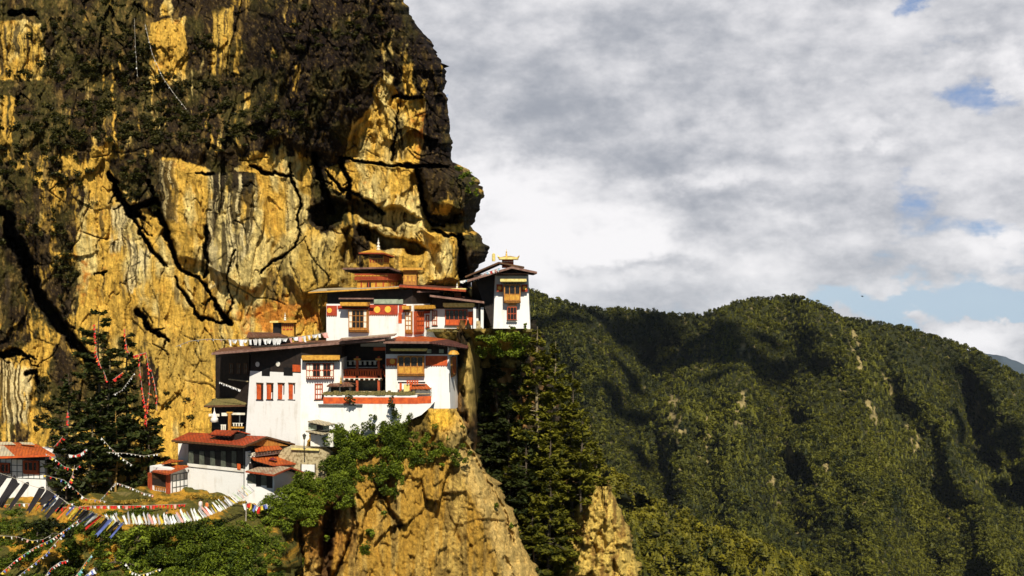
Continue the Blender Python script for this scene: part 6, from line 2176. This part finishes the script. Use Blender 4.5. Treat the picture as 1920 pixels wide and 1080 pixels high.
flag_line('long diagonal string of bright flags at the lower left', [(-10, 1085, 112), (30, 1050, 113), (62, 1028, 114), (95, 1012, 115), (125, 992, 116), (150, 972, 118)], 34, .2, .26, MIX, (.1, 0, -1), .35, seed=11, group=G1)
flag_line('second diagonal string of flags crossing the golden grass', [(20, 1092, 111), (50, 1068, 112), (85, 1040, 113), (120, 1000, 115)], 16, .2, .24, ['white', 'red', 'white', 'blue', 'orange', 'white'], (.1, 0, -1), .3, seed=12, group=G1)
flag_line('short clump of red and white flags at the bottom edge', [(78, 1090, 111), (95, 1066, 112), (112, 1054, 112.5), (128, 1050, 113)], 14, .2, .26, ['red', 'white', 'pink', 'white', 'blue', 'red'], (.1, 0, -1), .35, seed=13, group=G1)
flag_line('green and pink flags climbing from the bottom edge to the pale tree', [(134, 1090, 111), (150, 1070, 112), (160, 1055, 113), (172, 1040, 114)], 12, .24, .32, ['pink', 'orange', 'pink', 'green', 'cyan', 'green', 'yellow'], (.1, 0, -1), .3, seed=14, group=G1)
flag_line('blue and white flags at the bottom beside the pale tree', [(146, 1092, 111), (162, 1078, 111.5), (178, 1064, 112)], 10, .34, .42, ['blue', 'white', 'blue', 'white', 'black'], (.2, 0, -1), .3, seed=15, group=G1)
flag_line('white flag string drooping from the pale tree at the bottom', [(236, 1056, 115), (246, 1072, 115), (262, 1078, 115.5), (280, 1074, 116), (302, 1066, 117)], 12, .24, .26, ['white', 'white', 'yellow', 'white'], (0, 0, -1), .3, seed=16, group=G1)
flag_line('pale ropes with small flags from the left edge', [(-20, 1004, 118), (30, 1006, 119), (60, 1014, 119), (80, 1012, 119), (105, 998, 120)], 12, .2, .26, ['white', 'pink', 'yellow', 'white', 'red'], (0, 0, -1), .35, seed=17, group=G1)
flag_line('small flags hanging in the trees right of the far left house', [(85, 850, 141), (105, 862, 141), (120, 875, 141), (140, 880, 141), (150, 872, 141)], 11, .24, .28, ['white', 'red', 'yellow', 'white', 'red', 'green'], (0, 0, -1), .35, seed=18, group=G1)
flag_line('white string curving between the dark conifers, lower one', [(200, 848, 142), (240, 850, 142), (270, 855, 142), (300, 850, 143)], 12, .2, .2, ['white'], (0, 0, -1), .3, seed=19, group=G1)
flag_line('white string looped high among the dark conifers', [(212, 740, 144), (228, 732, 144), (240, 716, 144), (252, 700, 145)], 11, .2, .2, ['white', 'grey'], (0, 0, -1), .3, seed=20, group=G1)
flag_line('white and yellow flags slanting down across the grove', [(190, 820, 142), (205, 838, 142), (228, 858, 142), (248, 872, 142)], 11, .22, .24, ['white', 'white', 'yellow', 'white', 'pink'], (0, 0, -1), .3, seed=21, group=G1)
flag_line('short flag string at the left of the grove with red and white flags', [(128, 852, 142), (140, 854, 142), (152, 850, 142), (162, 842, 142)], 10, .3, .32, ['white', 'white', 'red'], (0, 0, -1), .3, seed=22, group=G1)
flag_line('yellow and white flags over the bushes below the far left house', [(115, 920, 136), (128, 908, 136), (136, 890, 137), (140, 872, 138)], 9, .28, .36, ['yellow', 'pink', 'white', 'red'], (.1, 0, -1), .35, seed=23, group=G1)
flag_line('coloured flags bunched on the pole below the annex', [(455, 945, 131), (470, 943, 131), (485, 950, 131), (500, 945, 132)], 14, .5, .7, ['blue', 'white', 'red', 'orange', 'yellow', 'black'], (.1, 0, -1), .4, seed=24, group=G1)
flag_line('white and pink cloths pegged in a row above the main roof', [(402, 637, 151), (470, 636.5, 150), (540, 634, 149), (600, 626, 148), (613, 623, 148)], 20, .72, .72, ['white', 'white', 'white', 'white', 'white', 'pink', 'white'], (0, 0, -1), .1, seed=25, group='flag lines at the temples', t0=.12)
flag_line('small white flags from the rock to the corner tower roof', [(862, 527, 149), (890, 522, 148.5), (912, 511, 147.8), (936, 503, 147.4)], 26, .3, .34, ['white', 'white', 'pink', 'white', 'cyan', 'white', 'red'], (0, 0, -1), .15, seed=26, group='flag lines at the temples')
flag_line('small white flags across the shaded left wall', [(411, 716, 148.5), (430, 723, 148), (452, 731, 147.6)], 14, .28, .26, ['white', 'white', 'grey'], (0, 0, -1), .15, seed=27, group='flag lines at the temples')
flag_line('thin white string running down the upper cliff beside the yellow scar', [(272, 45, cliff_Y(272, 45) - 2), (285, 100, cliff_Y(285, 100) - 2.5), (305, 145, cliff_Y(305, 145) - 3), (328, 178, cliff_Y(328, 178) - 3), (350, 205, cliff_Y(350, 205) - 2.5)], 30, .15, .18, ['white', 'grey', 'white'], (0, 0, -1), .4, seed=28, group='strings on the cliff', rope=.03)
flag_line('thin white string in the dark scrub left of the yellow scar', [(252, 35, cliff_Y(252, 35) - 2), (254, 90, cliff_Y(254, 90) - 2.5), (258, 145, cliff_Y(258, 145) - 2.5)], 12, .2, .24, ['white', 'grey'], (0, 0, -1), .4, seed=29, group='strings on the cliff', rope=.018)
flag_line('pale rope slung across the rock left of the main roof', [(330, 650, 156), (355, 640, 155), (390, 636, 154), (420, 637, 152)], 6, .4, .3, ['white', 'pink'], (0, 0, -1), .2, seed=30, group='strings on the cliff', rope=.05)
GR = 'red streamers in the conifers'
for lab, pts, n, s in [
    ('long red streamer hanging down the flat topped conifer', [(178, 608, 147), (179, 640, 147), (181, 665, 147), (190, 690, 147)], 30, 31),
    ('red streamer on the second dark conifer', [(234, 616, 148), (235, 635, 148), (238, 655, 148), (243, 664, 148)], 18, 32),
    ('widest red streamer draped over the right side of the grove', [(262, 664, 147), (262, 690, 147), (266, 725, 147), (273, 765, 147), (275, 796, 147)], 44, 33),
    ('red streamer beside the widest one, joining it at the bottom', [(274, 662, 147.5), (279, 690, 147.5), (281, 725, 147.5), (277, 765, 147.5), (275, 790, 147.5)], 40, 34),
    ('thin outer red streamer at the right edge of the grove', [(282, 690, 148), (289, 715, 148), (294, 745, 148), (294, 770, 148)], 16, 35),
    ('short red cloth bunched over a bough', [(250, 667, 146.5), (262, 664, 146.5), (274, 661, 146.5)], 12, 36),
    ('slanting red cloth in the middle of the grove', [(211, 712, 145), (220, 706, 145), (230, 698, 145)], 10, 37),
    ('pair of small red cloths low at the left of the grove', [(127, 770, 145), (128, 785, 145), (127, 798, 145)], 6, 38),
    ('slanting red cloth beside the far left house roof', [(101, 838, 143), (110, 828, 143), (118, 818, 143)], 9, 39),
    ('orange and red cloth hanging at the fork of the pale trunk', [(194, 695, 145), (198, 706, 145), (201, 716, 145)], 6, 40)]:
    flag_line(lab, pts, max(4, int(n * .8)), .22 if n > 12 else .34, .38, ['red', 'red', 'red', 'orange'] if s != 40 else ['orange', 'red'], (.1, 0, -1), .9, seed=s, group=GR, rope=.03, name='red_streamer')

# flag poles
for lab, px, a, b, Y in [('pale pole carrying a bunch of flags below the annex', 461, 943, 984, 130.8), ('short pale pole among the bushes at the bottom', 459, 1048, 1076, 125)]:
    fp = thing('flag_pole', P(px, b, Y), lab, 'pole')
    mb = MB(); mb.tube([P(px, b, Y), P(px + .8, a, Y)], [.07, .05], 6); mb.build('pole', M['rope'], fp)
    mb = MB(); mb.lathe(P(px + .8, a, Y), [(.08, 0), (.1, .08), (.03, .2)], 6); mb.build('cap', M['darkwood_shade'], fp)

# robe drying on the canopy
mb = MB()
ctr = wGr.pt(494, 858.5, 2.2)
rr_ = random.Random(9)
n = 7
v = [ctr + np.array([(i / n - .5) * 1.0, (j / n - .5) * .9, .28 * math.exp(-((i / n - .5) ** 2 + (j / n - .5) ** 2) * 7) + rr_.uniform(-.04, .06)]) for j in range(n + 1) for i in range(n + 1)]
mb.add(v, [[j * (n + 1) + i, j * (n + 1) + i + 1, (j + 1) * (n + 1) + i + 1, (j + 1) * (n + 1) + i] for j in range(n) for i in range(n)])
o = mb.build('robe', M['maroon'], origin=ctr, smooth=True)
tag(o, 'maroon robe heaped on the orange middle canopy of the lodge', 'robe')


# ------------------------------------------------------------------ people on the terrace
def person(label, base, h, yaw, robe, sit=False, shirt=None):
    """one skinned body with clothes and hair as children"""
    base = np.asarray(base)
    root = thing('person', base, label, 'person')
    root.rotation_euler = (0, 0, yaw)
    k = h / 1.7
    hip = .48 if sit else .90
    J = {'pel': (0, 0, hip), 'sp': (0, .01, hip + .25), 'ch': (0, .02, hip + .45), 'nk': (0, 0, hip + .58), 'hd': (0, -.02, hip + .68), 'tp': (0, -.01, hip + .79)}
    L = [('pel', 'sp'), ('sp', 'ch'), ('ch', 'nk'), ('nk', 'hd'), ('hd', 'tp')]
    rad = {'pel': .15, 'sp': .13, 'ch': .15, 'nk': .055, 'hd': .095, 'tp': .07}
    for sd, sx in (('l', -1), ('r', 1)):
        J['sh' + sd] = (sx * .19, .02, hip + .50); J['el' + sd] = (sx * .25, .03, hip + .24); J['wr' + sd] = (sx * .20, -.16, hip + .05); J['ha' + sd] = (sx * .18, -.24, hip + .02)
        rad.update({'sh' + sd: .065, 'el' + sd: .045, 'wr' + sd: .032, 'ha' + sd: .035})
        L += [('ch', 'sh' + sd), ('sh' + sd, 'el' + sd), ('el' + sd, 'wr' + sd), ('wr' + sd, 'ha' + sd)]
        if sit:
            J['kn' + sd] = (sx * .14, -.42, hip + .02); J['an' + sd] = (sx * .13, -.42, .08); J['to' + sd] = (sx * .13, -.58, .04)
        else:
            J['kn' + sd] = (sx * .11, -.03, .48); J['an' + sd] = (sx * .12, .02, .08); J['to' + sd] = (sx * .13, -.13, .04)
        rad.update({'kn' + sd: .06, 'an' + sd: .042, 'to' + sd: .035})
        L += [('pel', 'kn' + sd), ('kn' + sd, 'an' + sd), ('an' + sd, 'to' + sd)]
        for fi in range(4):
            J[f'f{fi}' + sd] = (sx * (.155 + .018 * fi), -.31 - .012 * (fi in (1, 2)), hip - .01)
            rad[f'f{fi}' + sd] = .008
            L.append(('ha' + sd, f'f{fi}' + sd))
        J['th' + sd] = (sx * .14, -.26, hip + .045); rad['th' + sd] = .009
        L.append(('ha' + sd, 'th' + sd))
    names = list(J)
    me = bpy.data.meshes.new('body')
    me.from_pydata([tuple(c * k for c in J[n_]) for n_ in names], [(names.index(a), names.index(b)) for a, b in L], [])
    o = bpy.data.objects.new('body', me)
    COL.objects.link(o)
    o.parent = root
    sk = o.modifiers.new('skin', 'SKIN')
    for i, n_ in enumerate(names):
        me.skin_vertices[0].data[i].radius = (rad[n_] * k, rad[n_] * k)
    me.skin_vertices[0].data[0].use_root = True
    o.modifiers.new('sub', 'SUBSURF').levels = 1
    me.materials.append(M['skin'])
    def part(nm, prof, mat, off=(0, 0, 0), sy=.75):
        mb = MB()
        mb.lathe(np.zeros(3), prof, 12)
        vv = np.array(mb.v) * k * np.array([1, sy, 1]) + np.array(off) * k
        p = mesh_np(nm, vv + ORG[root.name], mb.f, M[mat], root, smooth=True)
        return p
    part('shirt', [(.20, hip - .02), (.205, hip + .15), (.215, hip + .42), (.15, hip + .53), (.075, hip + .57)], shirt or robe)
    if sit:
        mb = MB()
        mb.hexa([np.array(q) for q in ((-.24, .16, hip - .14), (.24, .16, hip - .14), (.24, -.5, hip - .12), (-.24, -.5, hip - .12))], [np.array(q) for q in ((-.2, .15, hip + .1), (.2, .15, hip + .1), (.22, -.5, hip + .11), (-.22, -.5, hip + .11))])
        mesh_np('skirt', np.array(mb.v) * k + ORG[root.name], mb.f, M[robe], root)
    else:
        part('skirt', [(.24, .14), (.235, .5), (.215, hip), (.2, hip + .06)], robe)
    part('hair', [(.098, hip + .67), (.108, hip + .73), (.10, hip + .78), (.06, hip + .825), (.01, hip + .84)], 'hair', (0, .012, 0), 1.0)
    return root


def ground_at(px, py):
    return P(px, py, slope_Y(px, py) - .1)


person('person in orange sitting on the slope behind the white flags', ground_at(313, 976), 1.65, 2.2, 'f_orange', True)
person('person with black hair and pale top standing beside the flag row', ground_at(376, 962), 1.65, 0.4, 'f_grey', False, 'f_white')
person('person in red clothes standing next to the one in a pale top', ground_at(388, 964), 1.6, -.3, 'f_red', False, 'f_orange')

# bird far out over the valley
bp_ = P(1617, 556, 420)
mb = MB()
mb.tube([bp_ + np.array(q) for q in ((-.45, 0, 0), (-.25, 0, .03), (.1, 0, .03), (.35, 0, .02), (.5, 0, 0))], [.03, .11, .14, .08, .02], 8)
for sg in (-1, 1):
    a = bp_ + np.array([0, sg * .1, .05])
    mb.prism([a + (.15, 0, 0), a + (-.15, 0, 0), a + (-.3, sg * .75, .28), a + (.05, sg * .7, .3)], (0, 0, -.03))
o = mb.build('bird', M['hair'], origin=bp_)
tag(o, 'tiny dark bird flying over the wooded hill', 'bird')


# ------------------------------------------------------------------ air: far things fade towards blue
mh = bpy.data.materials.new('air')
mh.use_nodes = True
th = NT(mh.node_tree)
oh = th.n('ShaderNodeOutputMaterial')
vh = th.n('ShaderNodeVolumePrincipled')
vh.inputs['Color'].default_value = (0.78, 0.88, 1.0, 1)
vh.inputs['Density'].default_value = 0.9e-5
vh.inputs['Anisotropy'].default_value = 0.0
th.t.links.new(vh.outputs[0], oh.inputs['Volume'])
mb = MB()
mb.box((0, 4900, -470), (8000, 6600, 532))
o = mb.build('haze', mh)
tag(o, 'thin mountain haze filling the valley', None, None, 'stuff')
